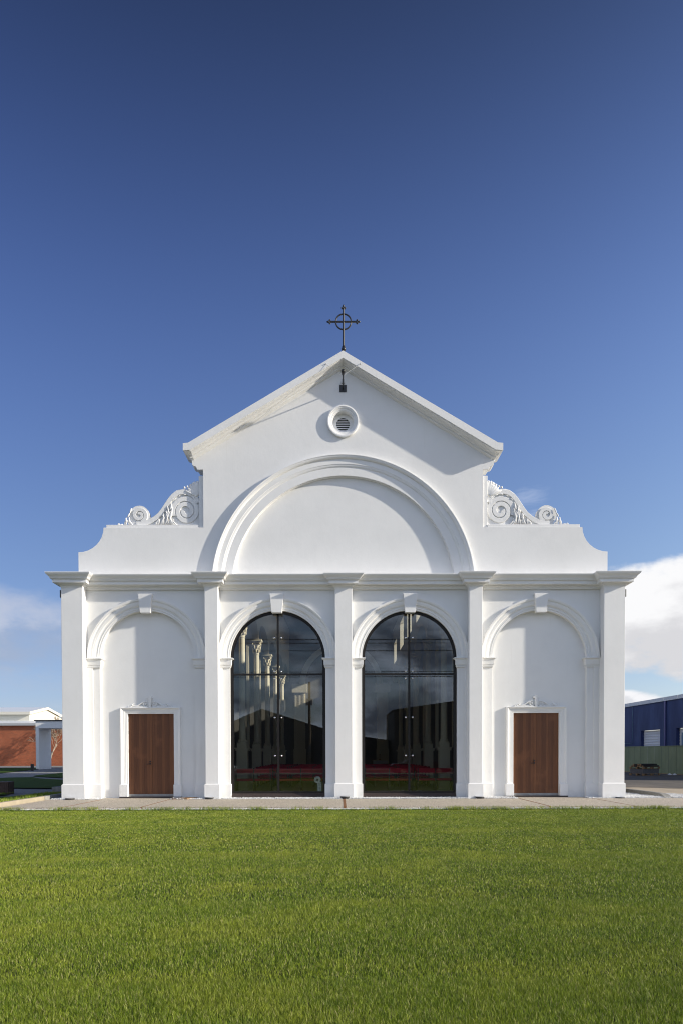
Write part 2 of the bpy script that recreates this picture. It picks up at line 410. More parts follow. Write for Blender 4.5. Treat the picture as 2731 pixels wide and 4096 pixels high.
# left gardens in the church's shadow
sheet('garden_path', [(-70, PF-1), (-10.9, PF-1), (-10.9, 33), (-10.9, 70), (-70, 70)], -.10, M_path2)
sheet('back_road', [(-110, 60.5), (-28, 60.5), (-28, 73.9), (-110, 73.9)], -.07, M_path2)
def grassbed(name, pts): return sheet(name, pts, -.04, M_turf2)
GB = {
 'A': [(-62, 56), (-40.4, 57.2), (-37.9, 59.6), (-35.6, 57.4), (-34.3, 52.5), (-32.7, 46.4), (-30.5, 36.3), (-46, 36)],
 'B': [(-23.3, 26.8), (-24.2, 29.4), (-25.0, 36.4), (-14, 36.4), (-14, 23.8), (-19.9, 23.9), (-22.4, 26.3)],
 'C': [(-24.1, 24.5), (-22.6, 25.2), (-20.9, 22.5), (-18.1, 19.9), (-13.6, 8.9), (-14.1, 8.9), (-16.5, 9.5), (-25, 9.8)],
 'D': [(-25, -4.6), (-10.72, -4.6), (-10.72, -.4), (-10.95, .3), (-10.95, 6.0), (-12.1, 5.3), (-12.7, 4.9), (-13.1, 3.5), (-13.3, 2.4), (-14.4, 1.6), (-25, 1.2)],
 'E': [(-25, 5.2), (-14.9, 5.2), (-14.2, 4.1), (-14.0, 3.4), (-15.2, 3.0), (-25, 3.1)]}
for k, pts in GB.items(): grassbed('garden_lawn', pts)
# yard on the right
sheet('yard', [(11.8, 2.3), (40, -.5), (60, 4), (60, 80), (10, 80), (10, 3.4)], -.055, M_dirt)
ya = []
for i in range(40): ya.append((12.0 + i*.55, 8.9 - .19*i + .35*math.sin(i*1.7) + .25*math.sin(i*.6)))
sheet('yard_asphalt', ya + [(34, 80), (10, 80), (10, 9)], -.047, M_asph)
# street behind the camera
sheet('street', [(-80, -38), (80, -38), (80, -26.2), (-80, -26.2)], -.10, M_asph)
k = MB(); k.box(-80, 80, -26.2, -26.0, -.14, .03).build('street_kerb', M_concrete)['kind'] = 'structure'
sheet('far_verge', [(-80, -44), (80, -44), (80, -38), (-80, -38)], -.06, M_turf)

# kerbs
o = MB().box(-10.86, -10.70, PF-1.2, -.38, -.12, .135).build('kerb_wall', M_creamc, bevel=.01); tag(o, 'low cream concrete kerb in the sun at the left end of the path', 'kerb')
o = MB().add([(-10.86, -.376, -.12), (-10.70, -.376, -.12), (-10.86, 9, -.12), (-10.99, 9, -.12), (-10.86, -.376, .134), (-10.70, -.376, .134), (-10.86, 9, .134), (-10.99, 9, .134)],
             [(0, 1, 2, 3), (4, 7, 6, 5), (0, 4, 5, 1), (1, 5, 6, 2), (2, 6, 7, 3), (3, 7, 4, 0)]).build('kerb', M_concrete); tag(o, 'grey kerb in shade running back beside the left corner pilaster', 'kerb')
o = MB().box(-13.3, -12.2, 6.4, 7.3, -.1, .14).build('kerb', M_concrete, bevel=.02); tag(o, 'short raised kerb end between the shaded garden lawn and path', 'kerb')
# curved kerb on the right
pl = [(11.75, 6.5), (11.80, 4.2), (11.83, 3.0), (11.85, 2.0), (11.85, 1.2), (11.82, .7), (11.76, .35), (11.68, .05), (11.62, PB+.01)]
rows = []
for i, (x, y) in enumerate(pl):
    h = .13 if y > .9 else .13*max(.0, math.sin(max(0, (y-PB)/(.9-PB))*PI/2))**.7
    wd = .20 + (.0 if y > .9 else .12*(.9-y))
    rows.append([(x-wd/2+.1, y, -.14), (x-wd/2+.1, y, h-.015), (x-wd/2+.12, y, h), (x+wd/2+.08, y, h), (x+wd/2+.1, y, h-.015), (x+wd/2+.1, y, -.14)])
o = MB().sweep(rows).build('curved_kerb', M_concrete); tag(o, 'pale concrete kerb with a rounded end dipping into white pebbles', 'kerb')

# ------------------------------------------------------------------ white pebbles and grass blades
def fast_mesh(name, V, F, mt, tint=None, smooth=False):
    """V (n,3), F list of arrays of equal-size polygons"""
    me = bpy.data.meshes.new(name); me.vertices.add(len(V)); me.vertices.foreach_set('co', np.ascontiguousarray(V, np.float32).ravel())
    nl = sum(f.size for f in F); npol = sum(len(f) for f in F)
    me.loops.add(nl); me.polygons.add(npol)
    me.loops.foreach_set('vertex_index', np.concatenate([f.ravel() for f in F]).astype(np.int32))
    st = []; c = 0
    for f in F: st.append(c + np.arange(len(f))*f.shape[1]); c += f.size
    me.polygons.foreach_set('loop_start', np.concatenate(st).astype(np.int32))
    me.polygons.foreach_set('use_smooth', np.full(npol, smooth))
    if tint is not None:
        a = me.attributes.new('tint', 'FLOAT', 'POINT'); a.data.foreach_set('value', tint.astype(np.float32))
    me.update(calc_edges=True); me.validate(); me.materials.append(mt)
    o = bpy.data.objects.new(name, me); C.objects.link(o); return o
rg = np.random.default_rng(3)
def pebbles(name, P_, size, label):
    n = len(P_); base_v = np.array([(1, 0, 0), (-1, 0, 0), (0, 1, 0), (0, -1, 0), (0, 0, 1), (0, 0, -1), (.62, .62, .5), (-.62, .62, .5), (.62, -.62, .5), (-.62, -.62, .5)], float)
    base_f = np.array([(4, 8, 6), (4, 6, 7), (4, 7, 9), (4, 9, 8), (0, 6, 8), (2, 7, 6), (1, 9, 7), (3, 8, 9), (5, 0, 3), (5, 2, 0), (5, 1, 2), (5, 3, 1), (0, 2, 6), (2, 1, 7), (1, 3, 9), (3, 0, 8)])
    s = size*(.55 + .75*rg.random((n, 1, 1)))*np.array([1, .8, .65])*(.8+.4*rg.random((n, 1, 3)))
    v = base_v[None]*s*(.85+.3*rg.random((n, 10, 1))); a = rg.random(n)*2*PI; ca, sa = np.cos(a)[:, None], np.sin(a)[:, None]
    x = v[..., 0]*ca - v[..., 1]*sa; y = v[..., 0]*sa + v[..., 1]*ca
    V = np.stack([x, y, v[..., 2]], -1) + P_[:, None, :]
    F = (base_f[None] + (np.arange(n)*10)[:, None, None]).reshape(-1, 3)
    o = fast_mesh(name, V.reshape(-1, 3), [F], M_stone); o['kind'] = 'stuff'; o['label'] = label; return o
def unif(n, x0, x1, y0, y1, z0, z1): return np.stack([rg.uniform(x0, x1, n), rg.uniform(y0, y1, n), rg.uniform(z0, z1, n)], -1)
Q = unif(9500, -10.6, 14, PF-.24, PF-.01, -.075, -.045); pebbles('pebbles', Q, .021, 'line of white pebbles between the path edge and the lawn')
Q = unif(15000, -10.6, 12.6, PB+.01, .75, -.008, .026)
keep = ~(((np.abs(np.abs(Q[:, 0])-7.57) < 1.28)) & (Q[:, 1] > PB))
Q = Q[keep]; pebbles('pebbles', Q, .024, 'strip of white pebbles along the foot of the church front')
Q = np.concatenate([unif(2600, 10.2, 12, .7, 3.3, -.04, -.01), unif(4200, 11.9, 17, PB, 2.4, -.045, -.012)]); pebbles('pebbles', Q, .032, 'bed of white pebbles around the curved kerb on the right')
Q = unif(900, -10.68, -10.0, .0, 3.0, -.04, .0); pebbles('pebbles', Q, .03, 'shaded white pebbles beside the left corner pilaster')

def blades(name, regions, label, lean=(.0, .0)):
    VV, T = [], []
    for (poly, n, h, wd, z) in regions:
        x, y = poly(n)
        n = len(x); a = rg.random(n)*2*PI; hh = h*(.55+.75*rg.random(n)); ww = wd*(.6+.8*rg.random(n)); ln = hh*(.15+.75*rg.random(n)**1.5); la = rg.random(n)*2*PI
        dx, dy = np.cos(a)*ww/2, np.sin(a)*ww/2; lx, ly = np.cos(la)*ln+lean[0]*hh, np.sin(la)*ln+lean[1]*hh; zb = np.full(n, z)
        p0 = np.stack([x-dx, y-dy, zb], -1); p1 = np.stack([x+dx, y+dy, zb], -1)
        q0 = np.stack([x-dx*.8+lx*.35, y-dy*.8+ly*.35, zb+hh*.6], -1); q1 = np.stack([x+dx*.8+lx*.35, y+dy*.8+ly*.35, zb+hh*.6], -1)
        tp = np.stack([x+lx, y+ly, zb+hh], -1)
        VV.append(np.stack([p0, p1, q1, q0, tp], 1)); T.append(np.repeat(rg.random(n), 5))
    V = np.concatenate(VV).reshape(-1, 3); n = len(V)//5; b0 = (np.arange(n)*5)[:, None]
    o = fast_mesh(name, V, [b0+np.array([[0, 1, 2, 3]]), b0+np.array([[3, 2, 4]])], M_blade, np.concatenate(T), True)
    o['kind'] = 'stuff'; o['label'] = label; return o
def fan(d0, d1, mg):
    """points of the lawn between two distances from the viewer's feet"""
    def f(n):
        y = rg.uniform(d0, d1, int(n*1.0)) ; hw = d1*.52+mg
        x = rg.uniform(-hw, hw, len(y)); k = (np.abs(x) < y*.52+mg) & ((y-24.8) < LY+.02*np.sin(x*3)+.03*np.sin(x*11))
        return x[k], (y-24.8)[k]
    return f
regs = [(fan(3.2, 5.2, 1.0), 330000, .036, .0022, -.095), (fan(5.2, 8, 1.2), 320000, .033, .0030, -.094), (fan(8, 12, 1.6), 280000, .029, .0047, -.092),
        (fan(12, 16.5, 2.5), 220000, .024, .0085, -.092), (fan(16.5, 20.9, 3), 240000, .022, .011, -.092),
        (lambda n: (rg.uniform(-14, 14, n), rg.normal(LY+.0, .035, n)), 9000, .055, .010, -.09)]
cl = rg.uniform(-13, 13, 60)
regs.append((lambda n: (np.concatenate([rg.normal(c, .14, n//60) for c in cl]), rg.normal(LY+.03, .05, n//60*60)), 5200, .13, .008, -.09))
blades('lawn_grass', regs, 'short green mown grass covering the front lawn')
def pol(x0, x1, y0, y1): return lambda n: (rg.uniform(x0, x1, n), rg.uniform(y0, y1, n))
blades('garden_grass', [(pol(-14, -10.75, -4.2, -.5), 9000, .07, .012, -.04), (pol(-13, -10.95, -.5, 5.2), 6000, .05, .014, -.04), (pol(-11.6, -10.9, -3.4, 1.2), 1100, .19, .012, -.04),
                        (pol(-16.5, -14.3, 3.4, 5), 1500, .06, .012, -.04)], 'taller green grass behind the low kerb on the left')

# ================================================================== the church
church = thing('church', 'white rendered church with a gabled front, round arches and a ring cross', 'church')
WY = .42
ARC = [-7.225, -2.425, 2.425, 7.225]; RI, ZC = 1.745, 5.17
def notch(cx, half, zt, r, n=28):        # from right foot of the opening over the arch to the left foot, going left
    return [(cx+half, -.14), (cx+half, zt)] + arc(cx, ZC, r, 0, 180, n) + [(cx-half, zt), (cx-half, -.14)]
def lower_outline(halfs, r, X):
    L = [(-X, -.14)]
    for i, cx in enumerate(ARC):
        n = notch(cx, halfs[i][1], 4.9, r)[::-1]
        n[0] = (cx-halfs[i][0], -.14); n[1] = (cx-halfs[i][0], 4.9)
        L += n
    return L + [(X, -.14)]
cav = [(-9.71 + (9.71-8.78)*math.sin(t*PI/16), 9.05 + .90*(1-math.cos(t*PI/16))) for t in range(9)]
cyma = [(-5.12, 12.06), (-5.325, 12.06), (-5.35, 12.12), (-5.40, 12.18), (-5.47, 12.20), (-5.52, 12.24), (-5.52, 12.75)]
halfA = [(2.0, 2.10), (2.02, 2.03), (2.03, 2.02), (2.10, 2.0)]
top = [(-9.71, 8.0)] + cav + [(-5.12, 9.95)] + cyma + [(0, 15.95)]
top = top + mir(top[:-1])
face = MB()
outl = lower_outline(halfA, 2.10, 10.15) + [(10.15, 8.0)] + top[::-1] + [(-10.15, 8.0)]
tymp = arc(0, 7.74, 4.10, 4, 176, 56)
vent = arc(0, 13.78, .40, 0, 360, 32)[:-1]
face.plate([outl, tymp, vent], WY, WY+.045)
front = face.build('front_wall', M_white, church)
face = MB()
outB = lower_outline([(RI+.012, RI+.012)]*4, RI+.012, 10.14) + [(10.14, 7.99)] + [(x*.9995, z-.004) for x, z in top[::-1]] + [(-10.14, 7.99)]
face.plate([outB, arc(0, 7.74, 4.10, 4, 176, 56), arc(0, 13.78, .40, 0, 360, 32)[:-1]], WY+.047, WY+.53)
face.build('front_wall_core', M_white, church)
MB().plate([arc(0, 7.74, 4.18, 3, 177, 56)], .59, .70).build('tympanum', M_white, church)
# blind infill of the two side arches, with the door openings
for cx in (ARC[0], ARC[3]):
    s = -1 if cx < 0 else 1; dc = s*7.165
    lp = [(cx-RI-.05, -.14), (dc-.86, -.14), (dc-.86, 3.14), (dc+.86, 3.14), (dc+.86, -.14), (cx+RI+.05, -.14)] + arc(cx, ZC, RI+.05, 0, 180, 32)
    MB().plate([lp], .65, .92).build('arch_infill', M_white, church)
# big arch moulding and the four small ones
def cavetto(r0, y0, r1, y1, n=5, out=True):
    return [(r0 + (r1-r0)*math.sin(i/n*PI/2), y0 + (y1-y0)*(1-math.cos(i/n*PI/2))) for i in range(n+1)]
def archivolt(cx, cz, prof, a0, a1, n, name, parent):
    rows = [[(cx+r*math.cos(math.radians(a0+(a1-a0)*i/n)), y, cz+r*math.sin(math.radians(a0+(a1-a0)*i/n))) for r, y in prof] for i in range(n+1)]
    return MB().sweep(rows).build(name, M_trim, parent, smooth='auto')
big = [(4.81, WY+.01), (4.81, .26), (4.79, .26)] + cavetto(4.785, .275, 4.68, .366) + [(4.50, .366)] + cavetto(4.495, .38, 4.385, .45) + [(4.36, .45), (4.36, .47), (4.245, .47), (4.235, .458), (4.215, .458), (4.21, .49), (4.085, .49), (4.085, .60)]
archivolt(0, 7.74, big, 2, 178, 96, 'great_arch_moulding', church)
sm = [(2.175, WY+.01), (2.175, .30), (2.15, .30)] + cavetto(2.145, .308, 2.075, .35, 4) + [(2.07, .352), (1.995, .352)] + cavetto(1.99, .36, 1.905, .415, 4) + [(1.885, .415), (1.885, .428), (1.835, .428), (1.828, .42), (1.815, .42), (1.81, .445), (1.745, .445), (1.745, .70)]
for cx in ARC:
    archivolt(cx, ZC, sm, 0, 180, 56, 'arch_moulding', church)
    kx = cx + .01*(1 if cx > 0 else -1)
    MB().plate([[(kx-.185, 6.80), (kx+.185, 6.80), (kx+.255, 7.49), (kx-.255, 7.49)]], .235, WY+.03).build('keystone', M_white, church, bevel=.008)
# pilasters with plinths
for x0, x1, y in ((-10.2, -9.43, 0), (-5.02, -4.54, 0), (-.315, .315, .18), (4.54, 5.02, 0), (9.43, 10.2, 0)):
    end = abs(x0+x1) > 15; yb = 1.3 if end else WY+.01
    b = MB()
    if end and x0 < 0: b.box(x0, x1, y, WY+.01, -.14, 7.75); b.box(x0, x0+.04, WY+.01, yb, -.14, 7.75)
    elif end: b.box(x0, x1, y, WY+.01, -.14, 7.75); b.box(x1-.04, x1, WY+.01, yb, -.14, 7.75)
    else: b.box(x0, x1, y, WY+.01, -.14, 7.75)
    p = b.build('pilaster', M_white, church, bevel=.012)
    b = MB(); b.box(x0-.035, x1+.035, y-.035, WY+.02, -.14, .52)
    b.add([(x0-.035, y-.035, .52), (x1+.035, y-.035, .52), (x1+.035, WY+.02, .52), (x0-.035, WY+.02, .52), (x0, y, .55), (x1, y, .55), (x1, WY+.02, .55), (x0, WY+.02, .55)], [(0, 1, 5, 4), (1, 2, 6, 5), (3, 0, 4, 7), (4, 5, 6, 7)])
    b.build('plinth', M_white, p)
# pier bases either side of each opening
PE = [(-9.43, ARC[0]-RI), (ARC[0]+RI, -5.02), (-4.54, ARC[1]-RI), (ARC[1]+RI, -.315), (.315, ARC[2]-RI), (ARC[2]+RI, 4.54), (5.02, ARC[3]-RI), (ARC[3]+RI, 9.43)]
def prof_path(path, prof, ztop, mb, scale=1.):
    """mitred moulding along a plan path, outward side on the right of travel when facing it from -Y"""
    n = len(path); rows = []
    nr = []
    for i in range(n-1):
        d = Vector((path[i+1][0]-path[i][0], path[i+1][1]-path[i][1])).normalized(); nr.append(Vector((d.y, -d.x)))
    for i in range(n):
        a = nr[max(0, i-1)]; c = nr[min(n-2, i)]; k = (a+c); k = k/(1+a.dot(c)) if a.dot(c) > -.9 else a
        rows.append([(path[i][0]+k.x*o, path[i][1]+k.y*o, ztop-d) for o, d in prof])
    return mb.sweep(rows)
imp = [(-.05, 0), (.105, 0), (.115, .006), (.115, .032), (.10, .036)] + [(.098-.048*math.sin(i/4*PI/2), .042+.068*(1-math.cos(i/4*PI/2))) for i in range(5)] + [(.05, .19), (.047, .20)] + [(.05-.05*(1-math.cos(i/5*PI/2)), .20+.09*math.sin(i/5*PI/2)) for i in range(1, 6)] + [(.03, .292), (.03, .315), (.018, .318), (.018, .34), (.0, .36), (-.03, .36)]
for i, (a, c) in enumerate(PE):
    left = i % 2 == 0        # pier lies left of its opening: opening edge is c
    if left: path = [(a-.02, .43), (c, .43), (c, .66)]
    else: path = [(a, .66), (a, .43), (c+.02, .43)]
    prof_path(path, imp, 5.165, MB()).build('impost', M_trim, church, smooth='auto')
    b = MB(); e = .02
    if left: b.box(a-.01, c+e, .395, .66, -.14, .52)
    else: b.box(a-e, c+.01, .395, .66, -.14, .52)
    b.build('pier_base', M_white, church, bevel=.01)
# main cornice, broken forward over every pilaster
cor = [(-.55, .035), (.36, .0), (.41, .0), (.41, .022)] + [(.405-.115*(1-math.cos(i/6*PI))/2 - .0, .025+.155*i/6) for i in range(7)] + [(.28, .185), (.28, .205), (.245, .207), (.245, .222), (.215, .225), (.215, .335), (.20, .345), (.09, .35), (.085, .375)] + [(.08-.07*math.sin(i/4*PI/2), .38+.07*(1-math.cos(i/4*PI/2))) for i in range(5)] + [(.0, .47), (-.12, .47)]
pw = .33
hp = [(-10.2, 1.3), (-10.2, 0), (-9.43, 0), (-9.43, pw), (-5.02, pw), (-5.02, 0), (-4.54, 0), (-4.54, pw), (-.315, pw), (-.315, .18)]
path = hp + [(-x, y) for x, y in hp[::-1]]
cb = MB(); prof_path(path, cor, 8.13, cb)
cb.build('cornice', M_trim, church, smooth='auto')
# raking coping of the gable
rk = [(-.55, 0), (.42, 0), (.42, .255), (.38, .258), (.38, .278), (.355, .28)] + [(.35-.15*math.sin(i/5*PI/2), .283+.05*(1-math.cos(i/5*PI/2))) for i in range(6)] + [(.17, .338), (.165, .345), (.11, .35), (.105, .395), (.09, .40), (.03, .43), (.0, .445), (-.10, .445)]
rows = []
def rkrow(fn): rows.append([fn(o, d) for o, d in rk])
rkrow(lambda o, d: (-(5.52+.57*o), .98, 12.83-d)); rkrow(lambda o, d: (-(5.52+.57*o), WY-o, 12.83-d)); rkrow(lambda o, d: (-(5.57-.27*d) if o > -.2 else -5.3, WY-o, 12.85-d))
rkrow(lambda o, d: (0, WY-o, 16.13-d))
rkrow(lambda o, d: ((5.57-.27*d) if o > -.2 else 5.3, WY-o, 12.85-d)); rkrow(lambda o, d: ((5.52+.57*o), WY-o, 12.83-d)); rkrow(lambda o, d: ((5.52+.57*o), .98, 12.83-d))
MB().sweep(rows).build('gable_coping', M_trim, church)
# frame recess strips behind the scrolls
for s in (-1, 1):
    b = MB(); b.box(min(s*5.10, s*5.30), max(s*5.10, s*5.30), .50, .93, 9.9, 11.86); b.box(min(s*5.30, s*8.70), max(s*5.30, s*8.70), .47, .93, 9.9, 10.07)
    b.build('scroll_frame', M_white, church, bevel=.01)
    # thing > scroll with spirals and leaves
    sx = lambda x: x*s*-1
    pts = [(-7.72, 10.06)] + arc(-7.52, 10.45, .37, 225, 0, 18) + [(-7.10, 10.35), (-6.97, 10.43), (-6.80, 10.57), (-6.66, 10.76), (-6.54, 10.95), (-6.42, 11.13), (-6.30, 11.27), (-6.14, 11.38), (-5.98, 11.42), (-5.80, 11.42), (-5.62, 11.36), (-5.44, 11.25), (-5.32, 11.12), (-5.29, 10.9), (-5.29, 10.06)]
    sc = MB().plate([[(sx(x), z) for x, z in pts]], .615, .86).build('scroll', M_white, church)
    def ribbon(mb, mid, wid, y0=.570, y1=.625):
        rows = []
        for i, (x, z) in enumerate(mid):
            a = mid[max(0, i-1)]; c = mid[min(len(mid)-1, i+1)]; d = Vector((c[0]-a[0], c[1]-a[1])).normalized(); n = Vector((-d.y, d.x))
            wi = wid[i] if isinstance(wid, list) else wid
            p = (x+n.x*wi/2, z+n.y*wi/2); q = (x-n.x*wi/2, z-n.y*wi/2)
            rows.append([(sx(p[0]), y1, p[1]), (sx(p[0]), y0+.006, p[1]), (sx(p[0]*.95+q[0]*.05), y0, p[1]*.95+q[1]*.05), (sx(p[0]*.05+q[0]*.95), y0, p[1]*.05+q[1]*.95), (sx(q[0]), y0+.006, q[1]), (sx(q[0]), y1, q[1])])
        mb.sweep(rows)
    b = MB()
    # big volute: spiral band winding in, S band, small volute
    sp = []; wd = []
    for i in range(61):
        t = i/60; a = math.radians(200 - 760*t); r = .50 - .40*t
        sp.append((-5.79+r*math.cos(a), 10.60+r*math.sin(a)*1.02)); wd.append(.165-.02*t)
    ribbon(b, sp, wd)
    sb = [(-7.62, 10.13), (-7.35, 10.14), (-7.12, 10.23), (-6.93, 10.34), (-6.76, 10.48), (-6.62, 10.66), (-6.50, 10.84), (-6.38, 11.02), (-6.26, 11.16), (-6.10, 11.27), (-5.90, 11.31), (-5.70, 11.28), (-5.54, 11.20), (-5.42, 11.08), (-5.37, 10.9)]
    ribbon(b, sb, .17, .566)
    sp = []; wd = []
    for i in range(41):
        t = i/40; a = math.radians(-70 + 560*t); r = .27 - .22*t
        sp.append((-7.52+r*math.cos(a), 10.46+r*math.sin(a))); wd.append(.14-.05*t)
    ribbon(b, sp, wd)
    b.build('spiral_relief', M_white, sc)
    b = MB()
    for i in range(11):      # beads along the volute
        a = math.radians(215 - 200*i/10); r = .585
        R = Matrix.Rotation(a, 3, 'Y')
        b.ball((sx(-5.79+r*math.cos(a)), .565, 10.62+r*math.sin(a)), .05, 8, 5, (.4, .35, 1.), Matrix.Rotation(-a if s > 0 else a, 3, 'Y') if False else Matrix.Rotation(-(a if s < 0 else PI-a), 3, 'Y'))
    b.build('beading', M_white, sc, smooth=True)
    b = MB()
    def leaf(x, z, ang, ln, wd, y=.56):
        a = math.radians(ang); cx, cz = x+math.cos(a)*ln/2, z+math.sin(a)*ln/2
        X, A = sx(cx), (a if s < 0 else PI-a)
        b.ball((X, y, cz), 1., 8, 6, (ln/2, .032, wd*.40), Matrix.Rotation(-A, 3, 'Y'))
    for ang, ln in ((91, .60), (97, .56), (103, .60), (109, .55), (115, .57), (121, .52), (127, .57), (133, .50), (140, .54), (147, .5), (155, .56)): leaf(-5.33, 11.12, ang, ln, .12)
    for (x, z, r) in ((-5.37, 11.66, .05), (-5.50, 11.62, .05), (-5.61, 11.56, .04), (-5.73, 11.50, .04), (-5.84, 11.46, .045)): b.ball((sx(x), .575, z), r, 8, 6, (1, .8, 1))
    for (x, z, ang, ln) in ((-6.95, 10.08, 60, .18), (-6.85, 10.08, 75, .26), (-6.74, 10.08, 60, .30), (-6.66, 10.08, 82, .42), (-6.56, 10.08, 70, .52), (-6.47, 10.08, 92, .62), (-6.40, 10.08, 80, .70), (-6.32, 10.08, 105, .45), (-6.22, 10.07, 120, .3), (-6.12, 10.07, 135, .26), (-6.42, 10.5, 100, .3), (-6.36, 10.62, 80, .26)): leaf(x, z, ang, ln, .065)
    for (x, z, ang, ln) in ((-8.06, 10.07, 75, .22), (-8.0, 10.07, 85, .30), (-7.93, 10.07, 78, .32), (-7.87, 10.07, 95, .30), (-7.80, 10.07, 110, .25), (-7.74, 10.06, 125, .2), (-8.28, 10.08, 10, .2), (-7.95, 10.36, 60, .2), (-7.86, 10.5, 72, .22)): leaf(x, z, ang, ln, .07)
    for (x, z, ang, ln) in ((-6.90, 10.08, 70, .2), (-6.80, 10.08, 82, .24), (-6.70, 10.09, 72, .36), (-6.61, 10.09, 90, .44), (-6.52, 10.1, 80, .56), (-6.43, 10.1, 100, .56), (-6.36, 10.1, 92, .52), (-6.27, 10.08, 112, .36), (-6.5, 10.35, 60, .3), (-6.44, 10.42, 118, .22), (-6.56, 10.3, 120, .2), (-8.03, 10.08, 60, .24), (-7.97, 10.08, 98, .28), (-7.84, 10.08, 100, .28)): leaf(x, z, ang, ln, .055, .555)
    b.ball((sx(-8.27), .57, 10.11), .045, 8, 6)
    b.build('leaf_carving', M_white, sc, smooth=True)
# round vent
v = MB(); pr = [(.58, WY+.01), (.58, .325), (.565, .32), (.53, .32), (.52, .335), (.50, .335), (.475, .345), (.46, .365), (.45, .37), (.42, .37), (.41, .39), (.385, .395), (.38, .62), (.375, .62)]
rows = [[(r*math.cos(2*PI*i/48), y, 13.78+r*math.sin(2*PI*i/48)) for r, y in pr] for i in range(48)]
v.sweep(rows, True); vo = v.build('round_vent', M_trim, church, smooth='auto')
MB().plate([arc(0, 13.78, .39, 0, 360, 40)[:-1], arc(0, 13.775, .245, 0, 360, 32)[:-1]], .60, .63).build('vent_plate', M_trim, vo)
MB().plate([arc(0, 13.78, .39, 0, 360, 24)[:-1]], .72, .74).build('vent_back', M_dark, vo)
for i in range(6):
    z = 13.775-.205+.082*i; hw = math.sqrt(max(.01, .25**2-(z-13.775)**2))
    MB().add([(-hw, .615, z-.028), (hw, .615, z-.028), (hw, .665, z+.028), (-hw, .665, z+.028), (-hw, .625, z-.033), (hw, .625, z-.033), (hw, .675, z+.023), (-hw, .675, z+.023)], [(0, 1, 2, 3), (4, 7, 6, 5), (0, 4, 5, 1), (1, 5, 6, 2), (2, 6, 7, 3), (3, 7, 4, 0)]).build('louvre', M_trim, vo)
# ring cross on the ridge
cx0 = .03
rc = part('roof_cross', 'black iron ring cross standing on the gable peak', church)
MB().tube([(cx0, 1, 16.6), (cx0, 1, 18.28)], [.042, .033], 10).build('post', M_black, rc, smooth='auto')
MB().tube([(cx0-.50, 1, 17.77), (cx0+.50, 1, 17.77)], .034, 10).build('crossbar', M_black, rc, smooth='auto')
MB().tube([(cx0+.285*math.cos(2*PI*i/40), 1, 17.77+.285*math.sin(2*PI*i/40)) for i in range(40)], .027, 10, True).build('ring', M_black, rc, smooth=True)
b = MB(); b.lathe((cx0, 1, 16.55), [(.36, -.28), (.25, -.14), (.14, -.02), (.085, .04), (.06, .1)], 16); b.ball((cx0, 1, 16.76), .085); b.lathe((cx0, 1, 16.83), [(.06, 0), (.06, .03), (.045, .05)], 12)
b.build('cross_base', M_black, rc, smooth='auto')
for (x, z, dx, dz) in ((0, 18.30, 0, 1), (-.52, 17.77, -1, 0), (.52, 17.77, 1, 0)):
    b = MB(); X, Z = cx0+x, z
    b.ball((X+dx*.05, 1, Z+dz*.05), .045, 10, 6, (1.3 if dx else .8, .8, 1.3 if dz else .8))
    for q in (-1, 1): b.ball((X-dx*.01+(q*.055 if dz else 0), 1, Z-dz*.015+(q*.055 if dx else 0)), .036, 10, 6); b.ball((X-dx*.03+(q*.06 if dz else 0), 1, Z-dz*.045+(q*.06 if dx else 0)), .026, 8, 6)
    b.build('finial', M_black, rc, smooth=True)
# bracket arm with guy wires under the peak
ga = part('gable_arm', 'black steel arm with a rounded tip held by two guy wires', church)
MB().box(-.125, .125, WY-.02, WY-.002, 14.86, 15.12).build('wall_plate', M_black, ga, bevel=.006)
b = MB(); b.tube([(0, WY-.02, 14.98), (0, -.42, 15.05)], .024, 8)
b.build('arm', M_black, ga, smooth='auto')
MB().lathe((0, -.56, 15.065), [(.0, -.10), (.05, -.085), (.072, -.03), (.07, .04), (.045, .11), (.03, .14), (.045, .15), (.03, .18)], 14, 'Y').build('arm_tip', M_black, ga, smooth=True)
for s in (-1, 1):
    MB().tube([(s*.03, -.38, 15.05), (s*.615, -.0, 15.645)], .0055, 5).build('guy_wire', M_grey, ga)
    MB().lathe((s*.615, -.03, 15.645), [(.018, 0), (.018, .04)], 8, 'Y').build('wire_fixing', M_grey, ga)
b = MB().box(-.05, .05, WY-.07, WY, 15.16, 15.29).build('junction_box', M_grey, ga)
for s in (-1, 1):
    b = MB().box(min(s*10.2, s*10.29), max(s*10.2, s*10.29), .12, .34, 7.33, 7.60); o = b.build('floodlight', M_black, church, bevel=.01)
    MB().tube([(s*5.22, 1.1, 12.3), (s*5.22, 1.1, 11.3)], .05, 8).build('downpipe', M_black, church)

